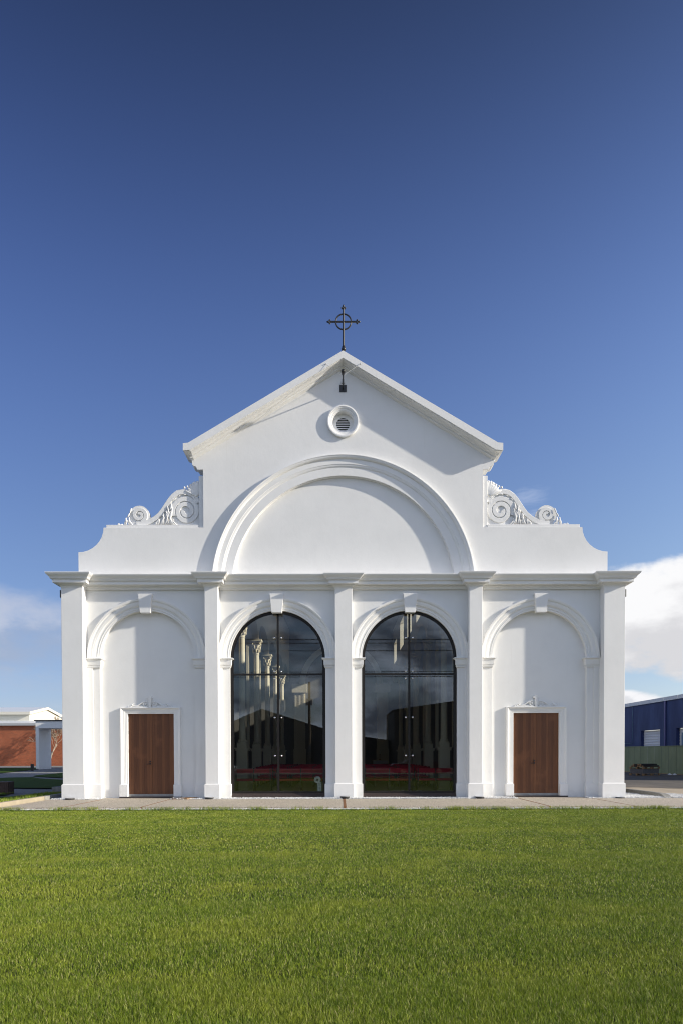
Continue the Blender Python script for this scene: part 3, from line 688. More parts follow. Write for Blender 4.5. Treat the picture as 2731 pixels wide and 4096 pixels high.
# ---- timber doors with surrounds
for s in (-1, 1):
    dc = s*7.165; lab = 'left' if s < 0 else 'right'
    dr = part('timber_door', 'brown timber double door in a white moulded surround on the %s' % lab, church)
    # architrave profile: (inward from outer edge, y)
    ap = [(0, .66), (0, .545), (.018, .54), (.03, .54), (.04, .55), (.075, .575), (.10, .585), (.105, .60), (.15, .60), (.155, .612), (.20, .612), (.205, .625), (.25, .625), (.262, .63), (.262, .76)]
    hw, zt = 1.118, 3.365
    rows = []
    for (px, pz, kx, kz) in ((dc-hw, .50, 1, 0), (dc-hw, zt, 1, -1), (dc+hw, zt, -1, -1), (dc+hw, .50, -1, 0)):
        rows.append([(px+kx*a, y, pz+kz*a*.88) for a, y in ap])
    MB().sweep(rows).build('architrave', M_trim, dr)
    b = MB()
    for q in (-1, 1):
        x0, x1 = sorted((dc+q*(hw+.035), dc+q*(hw-.262))); MB().box(x0, x1, .515, .76, .05, .50).build('architrave_block', M_trim, dr, bevel=.008)
    zt2 = zt-.262*.88
    for side, (a, c) in (('l', (dc-.855, dc+.022)), ('r', (dc+.026, dc+.855))):
        b = MB(); n = 9; wv = (c-a)/n
        for i in range(n): b.box(a+i*wv+.003, a+(i+1)*wv-.003, .728, .77, .06, zt2)
        b.box(a, c, .735, .80, .06, zt2)
        lf = b.build('door_leaf', M_door, dr)
        if side == 'l':
            h = MB(); xh = c-.075
            h.lathe((xh, .69, 1.355), [(.028, 0), (.028, .04)], 14, 'Y'); h.lathe((xh, .69, 1.27), [(.028, 0), (.028, .04)], 14, 'Y')
            h.tube([(xh, .68, 1.27), (xh-.05, .672, 1.268), (xh-.13, .675, 1.252)], [.013, .011, .008], 8)
            h.build('handle', M_black, lf, smooth='auto')
            for zz in (.45, 1.05, 1.75, 2.45, 2.9): MB().box(a-.002, a+.012, .715, .735, zz-.06, zz+.06).build('hinge', M_black, lf)
    MB().box(dc-1.15, dc+1.15, .50, .80, -.01, .052).build('threshold', M_sill, dr)
    # crest with cross and rosettes
    cr = part('crest', 'small plaster crest with a cross and two rosettes', dr); ox = dc-.015; z0 = zt+.005
    b = MB(); b.box(ox-.80, ox+.80, .57, .655, z0, z0+.03); b.build('crest_base', M_trim, cr)
    b = MB(); b.plate([[(ox-.045, z0), (ox+.045, z0), (ox+.045, z0+.325), (ox+.105, z0+.325), (ox+.105, z0+.375), (ox+.045, z0+.375), (ox+.045, z0+.44), (ox-.045, z0+.44), (ox-.045, z0+.375), (ox-.105, z0+.375), (ox-.105, z0+.325), (ox-.045, z0+.325)]], .56, .655); b.build('crest_cross', M_trim, cr)
    b = MB()
    for q in (-1, 1):
        rx = ox+q*.155; rz = z0+.125
        b.lathe((rx, .585, rz), [(.105, .07), (.105, .0), (.09, -.006), (.082, .0), (.08, .02), (.0, .02)], 20, 'Y', False)
        b.ball((rx, .60, rz), .035, 10, 6, (1, .8, 1))
        for i in range(14): a = 2*PI*i/14; b.tube([(rx+.035*math.cos(a), .597, rz+.035*math.sin(a)), (rx+.078*math.cos(a), .60, rz+.078*math.sin(a))], .007, 5)
        b.tube([(ox+q*.24, .60, z0+.20), (ox+q*.33, .60, z0+.15), (ox+q*.43, .60, z0+.08), (ox+q*.53, .60, z0+.05), (ox+q*.62, .60, z0+.055), (ox+q*.68, .60, z0+.10)], [.016, .02, .02, .018, .016, .02], 7)
        b.tube([(ox+q*.26, .61, z0+.04), (ox+q*.38, .61, z0+.05), (ox+q*.60, .61, z0+.035)], .013, 6)
        b.ball((ox+q*.66, .60, z0+.09), .034, 8, 6); b.ball((ox+q*.61, .60, z0+.12), .022, 8, 6); b.ball((ox+q*.72, .60, z0+.05), .035, 8, 6, (1.5, .7, .8)); b.ball((ox+q*.79, .60, z0+.04), .024, 8, 6)
    b.build('crest_scrollwork', M_trim, cr, smooth='auto')

# ---- arched glass fronts
for s in (-1, 1):
    cx = s*2.425; wn = part('arched_window', 'tall dark round-arched glass front, %s of the centre pilaster' % ('left' if s < 0 else 'right'), church)
    ro, ri = RI+.0, RI-.085; zb = .17
    rows = []
    def fr(r, a): return (cx+r*math.cos(a), ZC+r*math.sin(a))
    path = [(1, zb, 0)] + [(0, 0, PI*i/48) for i in range(49)] + [(-1, zb, 0)]
    for k in path:
        if k[0] == 0: pp = [fr(ro, k[2]), fr(ri, k[2]), fr(ri-.015, k[2])]
        else: pp = [(cx+k[0]*ro, k[1]), (cx+k[0]*ri, k[1]), (cx+k[0]*(ri-.015), k[1])]
        rows.append([(pp[0][0], .56, pp[0][1]), (pp[1][0], .56, pp[1][1]), (pp[1][0], .575, pp[1][1]), (pp[2][0], .575, pp[2][1]), (pp[2][0], .66, pp[2][1]), (pp[0][0], .66, pp[0][1])])
    b = MB().sweep(rows); b.box(cx-ro, cx+ro, .562, .658, .17, .235)
    b.build('frame', M_frame, wn)
    b = MB().add([(cx-RI, .43, -.12), (cx+RI, .43, -.12), (cx+RI, .43, .03), (cx-RI, .43, .03), (cx-RI, .56, .165), (cx+RI, .56, .165), (cx-RI, .70, .168), (cx+RI, .70, .168)], [(0, 1, 2, 3), (3, 2, 5, 4), (4, 5, 7, 6)])
    b.build('sill', M_sill, wn)
    MB().box(cx-.036, cx+.036, .560, .64, .235, ZC+RI-.06).build('mullion', M_frame, wn)
    MB().box(cx-ri, cx+ri, .57, .645, 4.545, 4.615).build('transom', M_frame, wn)
    for q in (-1, 1):
        e0, e1 = (cx-ri+.0, cx-.02) if q < 0 else (cx+.02, cx+ri-.0)
        ang = 1.02
        MB().plate([[(e0, .2), (e1, .2), (e1, 4.56), (e0, 4.56)]], .604, .612).build('glass_pane', M_glass, wn)
        L = [(e0, 4.60), (e1, 4.60)] + ([(cx+.02, ZC+ri)] if q > 0 else [])
        aa = [fr(ri, math.radians(t)) for t in (np.linspace(89, 0, 25) if q > 0 else np.linspace(180, 91, 25))]
        if q > 0: L = [(e0, 4.60), (e0, ZC+ri-.001)] + aa[1:] + [(e1, 4.60)]
        else: L = [(e0, 4.60)] + aa + [(e1, 4.60)]
        MB().plate([L], .604, .612).build('glass_pane', M_glass, wn)
        for z in (5.93, 4.69, 4.43, 2.98, 1.56):
            b = MB(); b.lathe((cx+q*.125, .585, z), [(.0, -.022), (.02, -.02), (.034, -.008), (.036, .004), (.03, .018)], 14, 'Y'); b.tube([(cx+q*.03, .632, z), (cx+q*.125, .632, z)], .006, 6)
            b.build('glass_fixing', M_chrome, wn, smooth='auto')

# ---- body of the church behind the front
NL = 30.0
b = MB()
for s in (-1, 1):
    MB().box(min(s*9.9, s*9.7), max(s*9.9, s*9.7), .95, NL, -.14, 7.3).build('aisle_wall', M_dshed, church)
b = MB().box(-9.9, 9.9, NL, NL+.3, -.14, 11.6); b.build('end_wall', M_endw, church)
cy = [3.9+5.05*i for i in range(5)]
holes = [[(max(1.15, y-2.0-1.3), 8.9), (max(1.15, y-2.0-1.3), 10.8), (y-2.0+1.3, 10.8), (y-2.0+1.3, 8.9)] for y in cy] + [[(26.3, 8.6), (26.3, 10.2), (28.6, 10.2), (28.6, 8.6)]]
for s in (-1, 1):
    mp = (lambda u, v, y, s=s: (s*y, u, v))
    arches = []
    lp = [(.96, 11.55), (NL, 11.55), (NL, 7.5)]
    yy = cy + [29.15]
    for i in range(5, 0, -1):
        a, c = yy[i]-.16, yy[i-1]+.16; m_ = (a+c)/2; r = (a-c)/2
        lp += [(a, 7.25)] + [(m_+r*math.cos(math.radians(t)), 7.25+r*.45*math.sin(math.radians(t))) for t in range(10, 175, 12)] + [(c, 7.25)]
    lp += [(cy[0]-.16, 7.25), (.96, 7.4)]
    MB().plate([lp] + (holes if s > 0 else []), 4.12, 4.42, mp).build('arcade_wall', M_inner, church)
b = MB(); b.add([(-9.95, .95, 7.3), (-4.4, .95, 8.7), (-4.4, NL, 8.7), (-9.95, NL, 7.3), (9.95, .95, 7.3), (4.4, .95, 8.7), (4.4, NL, 8.7), (9.95, NL, 7.3)], [(0, 1, 2, 3), (4, 7, 6, 5)])
b.add([(-4.6, .95, 11.5), (0, .95, 14.6), (4.6, .95, 11.5), (-4.6, NL, 11.5), (0, NL, 14.6), (4.6, NL, 11.5)], [(0, 1, 4, 3), (1, 2, 5, 4), (3, 4, 5), (0, 2, 1)])
b.build('roof', M_roof, church)
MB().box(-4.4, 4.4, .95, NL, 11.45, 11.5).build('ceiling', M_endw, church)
MB().box(-9.9, 9.9, .72, NL, -.10, .14).build('floor', M_floor, church)
# colonnades
def make_column(x, y):
    c = part('column', None, church)
    b = MB(); b.rbox((x, y, .14), (.52, .52, .12)); b.rbox((x, y, .26), (.44, .44, 1.5)); b.rbox((x, y, 1.76), (.54, .54, .08)); b.rbox((x, y, 1.84), (.60, .60, .05)); b.build('pedestal', M_inner, c)
    b = MB().rbox((x, y, 1.89), (.40, .40, .2)).lathe((x, y, 2.09), [(.2, 0), (.2, .05), (.165, .08), (.18, .12), (.145, .16), (.14, .5), (.125, 4.3), (.12, 4.41)], 20).rbox((x+(.42 if x > 0 else -.42), y, 1.89), (.12, .34, 5.3)); b.build('shaft', M_inner, c, smooth='auto')
    b = MB().lathe((x, y, 6.49), [(.13, 0), (.14, .03), (.125, .05), (.14, .25), (.17, .5), (.22, .6)], 16)
    for lv, (z, r, n) in enumerate(((6.68, .16, 8), (6.85, .185, 8))):
        for i in range(n):
            a = 2*PI*(i+.5*lv)/n; b.ball((x+r*math.cos(a), y+r*math.sin(a), z), .05, 8, 5, (.8, .8, 1.6)); b.ball((x+(r+.035)*math.cos(a), y+(r+.035)*math.sin(a), z+.07), .028, 6, 4)
    for i in range(4):
        a = PI/4+PI/2*i; b.ball((x+.25*math.cos(a), y+.25*math.sin(a), 7.03), .055, 8, 6)
    b.rbox((x, y, 7.09), (.46, .46, .06)); b.rbox((x, y, 7.15), (.54, .54, .10))
    b.build('capital', M_inner, c, smooth='auto')
for s in (-1, 1):
    for y in cy: make_column(s*4.22, y)
    b = MB()
    for q in (-.32, 0, .32): b.box(s*3.3+q-.06, s*3.3+q+.06, NL-.18, NL-.05, 2.0, 6.4)
    b.box(s*3.3-.5, s*3.3+.5, NL-.12, NL, .14, 2.); b.box(s*3.3-.45, s*3.3+.45, NL-.10, NL, 2., 6.5); b.box(s*3.3-.6, s*3.3+.6, NL-.3, NL, 6.5, 7.2); b.build('wall_pilaster', M_inner, church)
archivolt(0, 7.2, [(3.3, NL), (3.3, NL-.12), (3.05, NL-.10), (3.05, NL-.05), (2.85, NL-.05), (2.85, NL)], 0, 180, 48, 'chancel_arch', church)

# ================================================================== small things by the front
ug = thing('ground_light', 'round black ground light standing before the left corner pilaster', 'ground light', (-9.87, -.20, 0), 0, 'ground lights at the pilaster feet')
b = MB().lathe((0, 0, -.04), [(.16, 0), (.165, .0), (.165, .09), (.15, .10)], 28); b.build('body', M_black, ug, smooth='auto')
MB().lathe((0, 0, .056), [(.172, 0), (.172, .012), (.14, .016), (.135, .012)], 28).build('rim', M_grey, ug, smooth='auto')
MB().lathe((0, 0, .057), [(.133, 0), (.133, .008)], 28).build('lens', M_carg, ug)
dup(ug, (-4.86, -.10, .01), label='round black ground light before the pilaster left of the left glass front')
dup(ug, (.03, -.06, .03), label='round black ground light before the centre pilaster')
dup(ug, (4.90, -.12, .01), label='round black ground light before the pilaster right of the right glass front')
dup(ug, (9.98, -.16, -.02), label='round black ground light sunk in pebbles before the right corner pilaster')
o = MB().rbox((-6.05, .05, -.005), (.42, .50, .035), .35).build('timber_offcut', M_bench); tag(o, 'darker brown board end lying nearest the left timber door', 'board', 'boards lying on the pebbles')
o = MB().rbox((-5.68, .12, .0), (.46, .62, .04), -.5).build('timber_offcut', M_pine); tag(o, 'bright yellow pine board lying on the white pebbles', 'board', 'boards lying on the pebbles')
nc = thing('door_notice', 'white notice card standing inside the lower right corner of the left glass front', 'notice card', (-.90, .70, .24))
MB().box(-.075, .075, -.004, .004, 0, .33).build('card', M_paper, nc)
b = MB()
for i, z in enumerate((.28, .25, .22, .19, .14, .11, .08)): b.box(-.055, .055-(.02*(i % 3)), -.0065, -.0042, z, z+.008)
b.build('writing', M_dark, nc)
fl = thing('paper_rosette', 'white paper flower above the notice card inside the left glass front', 'paper flower', (-.98, .69, .66))
b = MB()
for i in range(10): a = 2*PI*i/10; b.ball((.085*math.cos(a), .0, .085*math.sin(a)), .05, 8, 5, (1, .4, 1))
b.build('petals', M_paper, fl, smooth=True); MB().ball((0, -.02, 0), .045, 10, 6, (1, .5, 1)).build('flower_centre', M_slab, fl, smooth=True)

# pews
PLAB = []
def make_pew(L):
    t = thing('pew', 'x', 'pew', (0, 0, .14), 0, 'red pews inside the church')
    MB().box(0, L, -.02, .06, .72, .90).build('backrest', M_red, t, bevel=.015)
    MB().box(.03, L-.03, .02, .48, .40, .49).build('seat', M_red, t, bevel=.02)
    for x in (.04, L/2, L-.08):
        b = MB(); b.box(x, x+.045, -.03, .02, 0, .92); b.box(x, x+.045, .42, .47, 0, .40); b.box(x, x+.045, .02, .47, .36, .40); b.build('leg', M_bench, t)
    MB().box(0, L, -.04, -.022, .68, .71).build('rail', M_pine, t)
    return t
pa, pc = make_pew(1.48), make_pew(1.97)
ordn = ['nearest', 'second', 'third', 'fourth', 'fifth', 'sixth', 'seventh', 'rearmost']
first = {0: pa, 1: pc}
for r in range(8):
    for k, (x, ty, nm) in enumerate(((-4.34 if r == 0 else -3.9, 0, 'shorter red pew at the left in the %s row behind the left glass'), (-2.71 if r == 0 else -2.34, 1, 'longer red pew at the right in the %s row behind the left glass'), (.81 if r == 0 else .40, 1, 'longer red pew at the left in the %s row behind the right glass'), (2.91 if r == 0 else 2.42, 0, 'shorter red pew at the right in the %s row behind the right glass'))):
        lb = nm % ordn[r]; loc = (x, (2.5 if r == 0 else 4.6+1.25*r), .14)
        if first.get(ty) is not None: q = first[ty]; first[ty] = None; q.location = loc; q['label'] = lb
        else: dup(pa if ty == 0 else pc, loc, label=lb)
al = thing('altar_table', 'pale-clothed altar at the far end of the church, behind the right glass', 'altar', (2.95, 27, .14))
MB().box(-.55, .55, -.35, .35, 0, .95).build('altar_cloth', M_paper, al, bevel=.02); MB().box(-.6, .6, -.4, .4, .95, 1.0).build('table_top', M_inner, al)
cd = thing('candlestick', 'thin brass candlestick standing on the pale altar', 'candlestick', (2.9, 27, 1.14))
MB().lathe((0, 0, 0), [(.09, 0), (.09, .02), (.02, .05), (.018, .35), (.05, .38), (.04, .42)], 12).build('stem', M_gold, cd); MB().lathe((0, 0, .42), [(.018, 0), (.018, .3)], 8).build('candle', M_paper, cd)

# ================================================================== left background
bb = thing('brick_building', 'long red brick building with white stepped roofs behind the left garden', 'building', (-55, 74, 0))
def lb(b, dx, dy): b.v = [(x-dx, y-dy, z) for x, y, z in b.v]; return b
X0, X1 = -100, -30
MB().box(X0+55, X1+55, 0, .3, -.14, 5.75).build('brick_wall', M_brick, bb)
b = MB().add([(X0, 73.65, 6.10), (X1, 73.65, 6.10), (X1, 77.0, 6.62), (X0, 77.0, 6.62), (X0, 73.65, 6.04), (X1, 73.65, 6.04), (X1, 77.0, 6.56), (X0, 77.0, 6.56)], [(0, 1, 2, 3), (4, 7, 6, 5), (0, 4, 5, 1), (1, 5, 6, 2), (3, 2, 6, 7), (0, 3, 7, 4)]); lb(b, -55, 74).build('lower_roof', M_roof, bb)
lb(MB().box(X0, X1, 73.6, 74.02, 5.75, 6.09), -55, 74).build('lower_fascia', M_fasc, bb)
UX = -46.2
lb(MB().box(X0, UX, 77.0, 89, 6.3, 7.55), -55, 74).build('upper_wall', M_cream, bb)
lb(MB().add([(UX+.01, 77.0, 6.3), (UX+.01, 89, 6.3), (UX+.01, 89, 7.5), (UX+.01, 83, 8.75), (UX+.01, 77.0, 7.5), (UX-.2, 77.0, 6.3), (UX-.2, 89, 6.3), (UX-.2, 89, 7.5), (UX-.2, 83, 8.75), (UX-.2, 77.0, 7.5)], [(0, 1, 2, 3, 4), (5, 9, 8, 7, 6), (2, 7, 8, 3), (3, 8, 9, 4)]), -55, 74).build('gable_wall', M_cream, bb)
lb(MB().add([(X0, 76.6, 7.92), (UX+.25, 76.6, 7.92), (UX+.25, 83, 9.0), (X0, 83, 9.0), (X0, 89.4, 7.92), (UX+.25, 89.4, 7.92), (UX+.25, 76.6, 7.84), (UX+.25, 83, 8.92), (UX+.25, 89.4, 7.84)], [(0, 1, 2, 3), (3, 2, 5, 4)]), -55, 74).build('upper_roof', M_roof, bb)
b = MB().box(X0, UX+.27, 76.5, 76.62, 7.5, 7.93)
for a, c in (((76.55, 7.5), (83, 8.6)), ((89.4, 7.5), (83, 8.6))): b.add([(UX+x, y, z+dz) for x in (.2, .27) for (y, z) in (a, c) for dz in (0, .42)], [(0, 1, 3, 2), (4, 6, 7, 5), (0, 2, 6, 4), (1, 5, 7, 3), (0, 4, 5, 1), (2, 3, 7, 6)])
lb(b, -55, 74).build('upper_fascia', M_cream, bb)
lb(MB().tube([(-51.9, 76.85, 6.6), (-51.9, 76.85, 7.3), (-52.4, 76.7, 7.48), (-52.9, 76.7, 7.5)], .055, 8), -55, 74).build('downpipe', M_cream, bb, smooth='auto')
wn = lb(MB().box(-54.2, -52.9, 76.93, 77.0, 6.75, 7.45), -55, 74).build('window', M_fasc, bb); lb(MB().box(-54.1, -53.0, 76.90, 76.925, 6.8, 7.4), -55, 74).build('pane', M_carg, wn)

pt = thing('portico', 'pale rendered portico with a black roof edge beside the brick building', 'portico', (-34.5, 53.5, 0))
MB().box(-.37, 0, 0, 3.3, -.14, 4.60).build('pier', M_white, pt)
MB().box(-.37, 15, 0, 3.3, 4.602, 5.42).build('beam', M_white, pt)
MB().box(-.5, 15, -.12, 3.45, 5.422, 5.55).build('roof_edge', M_capblk, pt)
MB().box(14.2, 14.6, 0, 3.3, -.14, 4.598).build('pier', M_white, pt)

ph = thing('shade_block', 'white block added unseen behind the church to shade the portico', 'building', (-15, 40, 0))  # unseen block, added so that its shadow falls on the portico
ph['label'] = 'plain white unseen block added behind the left side of the church to shade the portico'
MB().box(-8, 8, 0, 17, -.14, 9.4).build('wall', M_white, ph); MB().box(-8.2, 8.2, -.2, 17.2, 9.41, 9.6).build('roof', M_roof, ph)

def tree(x, y, H, label, seed, name='bare_tree', spread=.55, lv=6):
    R = random.Random(seed); t = thing(name, label, 'tree', (x, y, -.1)); tr = MB(); br = MB()
    def grow(p, d, ln, r, k):
        pts = [p]; rs = [r]; q = p.copy(); dd = d.copy(); n = 4
        for i in range(n):
            dd = (dd + Vector((R.uniform(-.16, .16), R.uniform(-.16, .16), .05))).normalized(); q = q + dd*ln/n; pts.append(q.copy()); rs.append(max(.017, r*(1-.45*(i+1)/n)))
        (tr if k == 0 else br).tube(pts, rs, 7 if k < 2 else (5 if k < 4 else 3))
        if k >= lv: return
        m = 3 if k < 2 else R.choice((2, 3, 3))
        for j in range(m):
            a = R.uniform(0, 2*PI); s = spread*(R.uniform(.6, 1.2)); o = dd.orthogonal().normalized(); o = Matrix.Rotation(a+2*PI*j/m, 3, dd) @ o
            nd = (dd + o*s + Vector((0, 0, .12))).normalized(); bp = pts[-1] if j < 2 else pts[-2]
            grow(bp, nd, ln*R.uniform(.66, .84), rs[-1]*(.82 if j == 0 else .62), k+1)
    grow(Vector((0, 0, 0)), Vector((.02, 0, 1)), H*.21, H*.022, 0)
    tr.build('trunk', M_bark, t, smooth=True, fix=False); br.build('crown', M_twig, t, smooth=True, fix=False); return t
tree(-40.6, 70.5, 9.0, 'bare pale-branched tree seen partly through the portico opening', 5, spread=.72, lv=7)
bl = thing('bollard', 'short square black bollard beside the shaded path', 'bollard', (-32.2, 46.6, 0), .3)
MB().box(-.15, .15, -.15, .15, -.1, .58).build('post', M_black, bl, bevel=.01); MB().box(-.16, .16, -.16, .16, .58, .60).build('cap', M_capblk, bl)
bn = thing('bench', 'dark slatted timber bench with a solid end at the left edge', 'bench', (-14.39, 4.6, -.02), .14)
MB().box(-2.6, .0, -.02, .72, .42, .47).build('seat', M_bench, bn, bevel=.006)
for q in (-.62, -2.6):
    b = MB()
    for i in range(8): b.box(q+.08*i, q+.08*i+.06, 0, .03, -.08, .42); b.box(q+.08*i, q+.08*i+.06, .67, .70, -.08, .42)
    for i in range(9): b.box(q+.59, q+.62, .0+.08*i, .06+.08*i, -.08, .42)
    b.box(q+.03, q+.585, .032, .668, -.08, .415); b.build('slatted_end', M_bench, bn)

# ================================================================== right background
wh = thing('warehouse', 'large dark blue warehouse with white roller doors beyond the green fence', 'warehouse', (28, 14.8, 0))
WX, H = 0, 6.12
doors = [(20.3, 24.1), (13.6, 17.4), (6.9, 10.7)]
lp = [(0, -.14), (0, H), (75, H), (75, -.14)]
for a, c in sorted(doors, reverse=True): lp += [(c, -.14), (c, 3.68), (a, 3.68), (a, -.14)]
MB().plate([lp], 0, .35, lambda u, v, y: (y, u, v)).build('wall', M_blue, wh)
MB().box(0, 40, -.3, 0, -.14, H-.0).build('end_wall', M_blue, wh)
MB().add([(.0, 0, H+.1), (.0, 75, H+.1), (20, 75, H+2.5), (20, 0, H+2.5), (40, 75, H), (40, 0, H)], [(0, 1, 2, 3), (3, 2, 4, 5)]).build('roof', M_roof, wh)
b = MB()
for i in range(31): b.box(-.14, .0, 2.42*i+.02, 2.42*(i+1)-.02, H-.03, H+.30)
b.build('gutter', M_roof, wh)
for i, (a, c) in enumerate(doors):
    d = MB(); n = 30; rows = []
    rr = [[(.27+(.035 if k % 2 else 0), u, 3.68*k/n-.05) for k in range(n+1)] for u in (a, c)]
    d.sweep(rr).build('roller_door', simple('white_shutter', (.72, .74, .76), .5), wh)
for y in (19.2, 12.4, 46): MB().tube([(-.09, y, -.1), (-.09, y, H-.7), (-.09, y, H-.05)], [.075, .075, .10], 10).build('downpipe', simple('blue_pipe', (.085, .095, .26), .35), wh, smooth='auto')
MB().tube([(-.03, 25.9, H-.1), (-.03, 25.9, 2.55), (-.03, 33, 2.5)], .022, 6).build('conduit', M_contb, wh)

fn = thing('green_fence', 'tall dark green sheet steel fence in front of the warehouse', 'fence', (25.67, 26.44, 0))
FD = Vector((25.0-25.67, 35.27-26.44)).normalized(); FNn = Vector((FD.y, -FD.x))
FL0, FL1, FH = -15., 34., 2.12; wpan = 1.06; k0 = 0
u = FL0
while u < FL1:
    rr = []
    for i in range(23):
        t = u + (wpan-.02)*i/22; off = (.0, .018, .018, .0)[i % 4]
        if i in (0, 22): off = -.01
        p = FD*t - FNn*off; rr.append([(p.x, p.y, -.12), (p.x, p.y, FH)])
    MB().sweep(rr).build('fence_panel', M_green, fn); u += wpan
p0, p1 = FD*FL0, FD*FL1
def wall_along(z0, z1, off, th, t0=FL0, t1=FL1):
    a, c = FD*t0-FNn*off, FD*t1-FNn*off; q = FNn*th
    return MB().add([(p.x, p.y, z) for z in (z0, z1) for p in (a, c, c-q, a-q)], [(0, 1, 2, 3), (4, 7, 6, 5), (0, 4, 5, 1), (1, 5, 6, 2), (2, 6, 7, 3), (3, 7, 4, 0)])
wall_along(FH, FH+.05, -.03, .08).build('top_rail', M_green, fn)
wall_along(-.12, -.01, .03, .04).build('base_board', M_pine, fn)
# pallet stack
LP = (22.55, 25.9)
def make_pallet(loc, rz, label):
    t = thing('pallet', label, 'pallet', loc, rz, 'pallets in the yard')
    b = MB()
    for i in range(5): b.box(-.95, .95, -.60+.26*i, -.60+.26*i+.14, .125, .145)
    for i in range(3): b.box(-.95, .95, -.6+.55*i, -.6+.55*i+.1, 0, .02)
    b.build('boards', M_pine, t)
    b = MB()
    for x in (-.95, -.07, .81):
        for y in (-.6, -.05, .5): b.box(x, x+.14, y, y+.1, .02, .122)
    b.build('blocks', M_pine, t); return t
RZ = .50
make_pallet((LP[0], LP[1], -.045), RZ, 'timber pallet on the ground under the grey slabs')
sl = thing('slab_stack', 'stack of flat grey slabs between two timber pallets', 'slabs', (LP[0], LP[1], .103), RZ)
b = MB()
for i in range(9): j = rnd.uniform(-.015, .015); b.box(-.9+j, .9+j, -.55+j, .58+j, .038*i, .038*i+.033)
b.build('slabs', M_slab, sl)
make_pallet((LP[0], LP[1], .445), RZ, 'upper timber pallet lying on the grey slabs')
sl = thing('timber_stack', 'dark timber beams with pale ends piled on the upper pallet', 'timber', (LP[0], LP[1], .595), RZ)
b = MB(); e = MB()
for i in range(6):
    for k in range(2 if i in (1, 2, 3, 4) else 1):
        x0 = rnd.uniform(-.03, .03); y = -.56+.19*i; b.box(-.88+x0, .88+x0, y, y+.15, .115*k, .115*k+.10)
        if rnd.random() < .7: e.box(-.905+x0, -.882+x0, y+.005, y+.145, .115*k+.005, .115*k+.095)
b.build('beams', simple('black_beams', (.03, .027, .026), .7), sl); e.build('sawn_ends', M_pine, sl)
ct = thing('shipping_container', 'faded light blue shipping container between fence and warehouse', 'container', (26.55, 22.4, 0))
b = MB(); rr = []
for i in range(61): rr.append([(.0 if (i//2) % 2 else .035, .1+5.8*i/60, .3), (.0 if (i//2) % 2 else .035, .1+5.8*i/60, 3.05)])
b.sweep(rr); b.box(.05, 1.3, .02, 5.98, .3, 3.05); b.build('body', M_contb, ct)
b = MB()
for y in (0, 5.85): b.box(-.02, .12, y, y+.15, -.1, 3.2); b.box(1.25, 1.38, y, y+.15, -.1, 3.2)
b.box(-.02, .05, .15, 5.85, 3.06, 3.18); b.build('corner_posts', M_contb, ct)
rl = thing('red_rail', 'red tubular handrail just showing above the green fence', 'handrail', (26.9, 40.5, 0))
b = MB()
for z in (2.15, 2.52): b.tube([(0, 0, z), (0, 6, z)], .03, 6)
b.build('rails', M_redp, rl)
b = MB()
for y in (0, 1.5, 3, 4.5, 6): b.tube([(0, y, -.1), (0, y, 2.52)], .03, 6)
b.build('posts', M_redp, rl)
for i, (x, y) in enumerate(((24.4, 26.0), (24.65, 25.75))):
    o = MB().add([(x, y, -.04), (x+.28, y+.05, -.02), (x+.2, y+.3, .05), (x-.02, y+.2, .02), (x+.13, y+.12, .10)], [(0, 1, 4), (1, 2, 4), (2, 3, 4), (3, 0, 4), (0, 3, 2, 1)]).build('scrap_wrap', M_paper)
    tag(o, ('crumpled pale wrapping nearest the pallet stack', 'crumpled pale wrapping further right by the fence foot')[i], 'litter', 'litter by the fence')

# ================================================================== across the street (mirrored in the glass)
def shed(name, label, x0, x1, y, z, zp, depth, mt, px=None, wins=()):
    t = thing(name, label, 'building', ((x0+x1)/2, y, 0)); hw = (x1-x0)/2; px = 0 if px is None else px
    lp = [(-hw, -.14), (-hw, z), (px, zp), (hw, z*.93), (hw, -.14)]
    MB().plate([lp], -depth, 0).build('wall', mt, t)
    MB().add([(-hw-.2, .2, z-.05), (px, .2, zp+.05), (hw+.2, .2, z*.93-.05), (-hw-.2, -depth, z-.05), (px, -depth, zp+.05), (hw+.2, -depth, z*.93-.05)], [(0, 1, 4, 3), (1, 2, 5, 4)]).build('roof', M_fasc, t)
    for (a, c, e, g) in wins: MB().box(a, c, .003, .04, e, g).build('window', M_carg, t)
    return t
shed('workshop', 'low gabled workshop across the street, mirrored in the left glass', -16, -.5, -60, 4.6, 7.2, 14, M_dshed, -1.6, [(-5, -2, 1, 3), (2, 5, .5, 3.4)])
shed('shop_building', 'two-storey gabled building across the street, mirrored in the right glass', 6.6, 19, -58, 7.0, 8.0, 14, M_bshed, 1.2, [(-4.5, -3, 4.2, 6), (-1.8, -.4, 4.2, 6), (1, 3.2, 1, 3), (-4.5, -2, .9, 3)])
shed('annex_building', 'low flat annex across the street left of the two-storey building', -1.0, 6.4, -63, 3.6, 3.8, 12, M_dshed, 0)
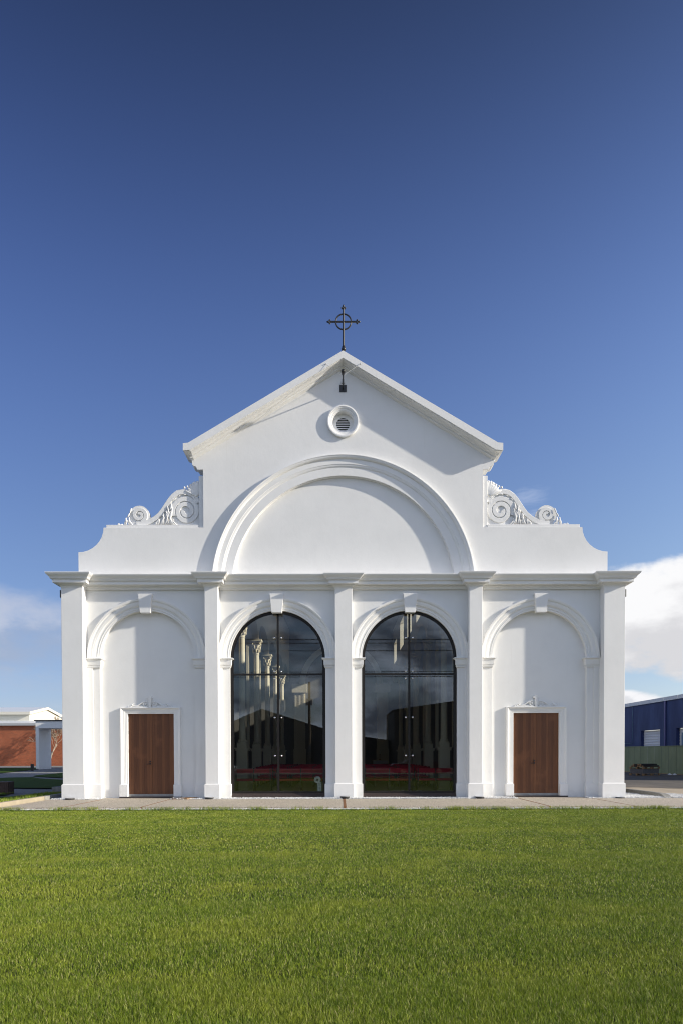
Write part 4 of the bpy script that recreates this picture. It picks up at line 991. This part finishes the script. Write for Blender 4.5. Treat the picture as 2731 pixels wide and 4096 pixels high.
up = thing('utility_pole', 'wooden power pole with a transformer across the street, mirrored in the left glass', 'utility pole', (-3.7, -56, 0))
MB().tube([(0, 0, -.1), (0, 0, 10.2)], [.20, .14], 10).build('pole', M_poleb, up, smooth='auto')
b = MB()
for x in (-.25, .25): b.lathe((x, .15, 7.4), [(.16, 0), (.18, .1), (.18, .7), (.1, .8)], 12)
b.build('transformer', M_grey, up)
MB().box(-.18, .18, .2, .24, 1.9, 2.6).build('pole_sign', M_slab, up)
wr = thing('power_lines', 'thin overhead power lines along the street, mirrored in both glass fronts', 'power lines', (0, -40, 0))
for z, y in ((12.6, 0), (12.2, .4), (11.5, .2), (9.5, 0), (9.25, .5), (9.0, .2)):
    MB().tube([(-60+6*i, y, z+.5*((i-10)/10)**2) for i in range(21)], .034, 5).build('wire', M_black, wr)
def car(loc, rz, label, mt):
    t = thing('parked_car', label, 'car', loc, rz, 'cars parked on the street')
    side = [(-2.3, .35), (-2.28, .78), (-2.1, .93), (-1.45, .98), (-.75, 1.36), (-.1, 1.44), (.55, 1.38), (1.15, 1.0), (1.95, .86), (2.25, .70), (2.32, .38), (2.0, .22), (-2.1, .22)]
    MB().plate([side], -.85, .85).build('body', mt, t, bevel=.06)
    gl = [(-1.28, 1.0), (-.70, 1.31), (-.1, 1.38), (.5, 1.32), (.98, 1.02)]
    for y in (-.862, .85): MB().plate([gl], y, y+.012).build('side_window', M_carg, t)
    for x in (-1.42, 1.42):
        for y in (-.88, .70):
            wo = MB().lathe((x, y, .32), [(.32, 0), (.32, .18)], 20, 'Y').build('wheel', M_tyre, t); MB().lathe((x, y-.005 if y < 0 else y+.175, .32), [(.2, 0), (.2, .01)], 14, 'Y').build('rim', M_chrome, wo)
    for y in (-.7, .5): MB().box(2.2, 2.30, y, y+.22, .60, .74).build('headlight', M_paper, t, bevel=.02)
    return t
car((6.2, -28.0, -.10), 0, 'dark red saloon car parked on the street, mirrored in the right glass', M_carred)
car((-10.6, -28.0, -.10), 0, 'silver grey car parked on the street, mirrored in the left glass', M_car)
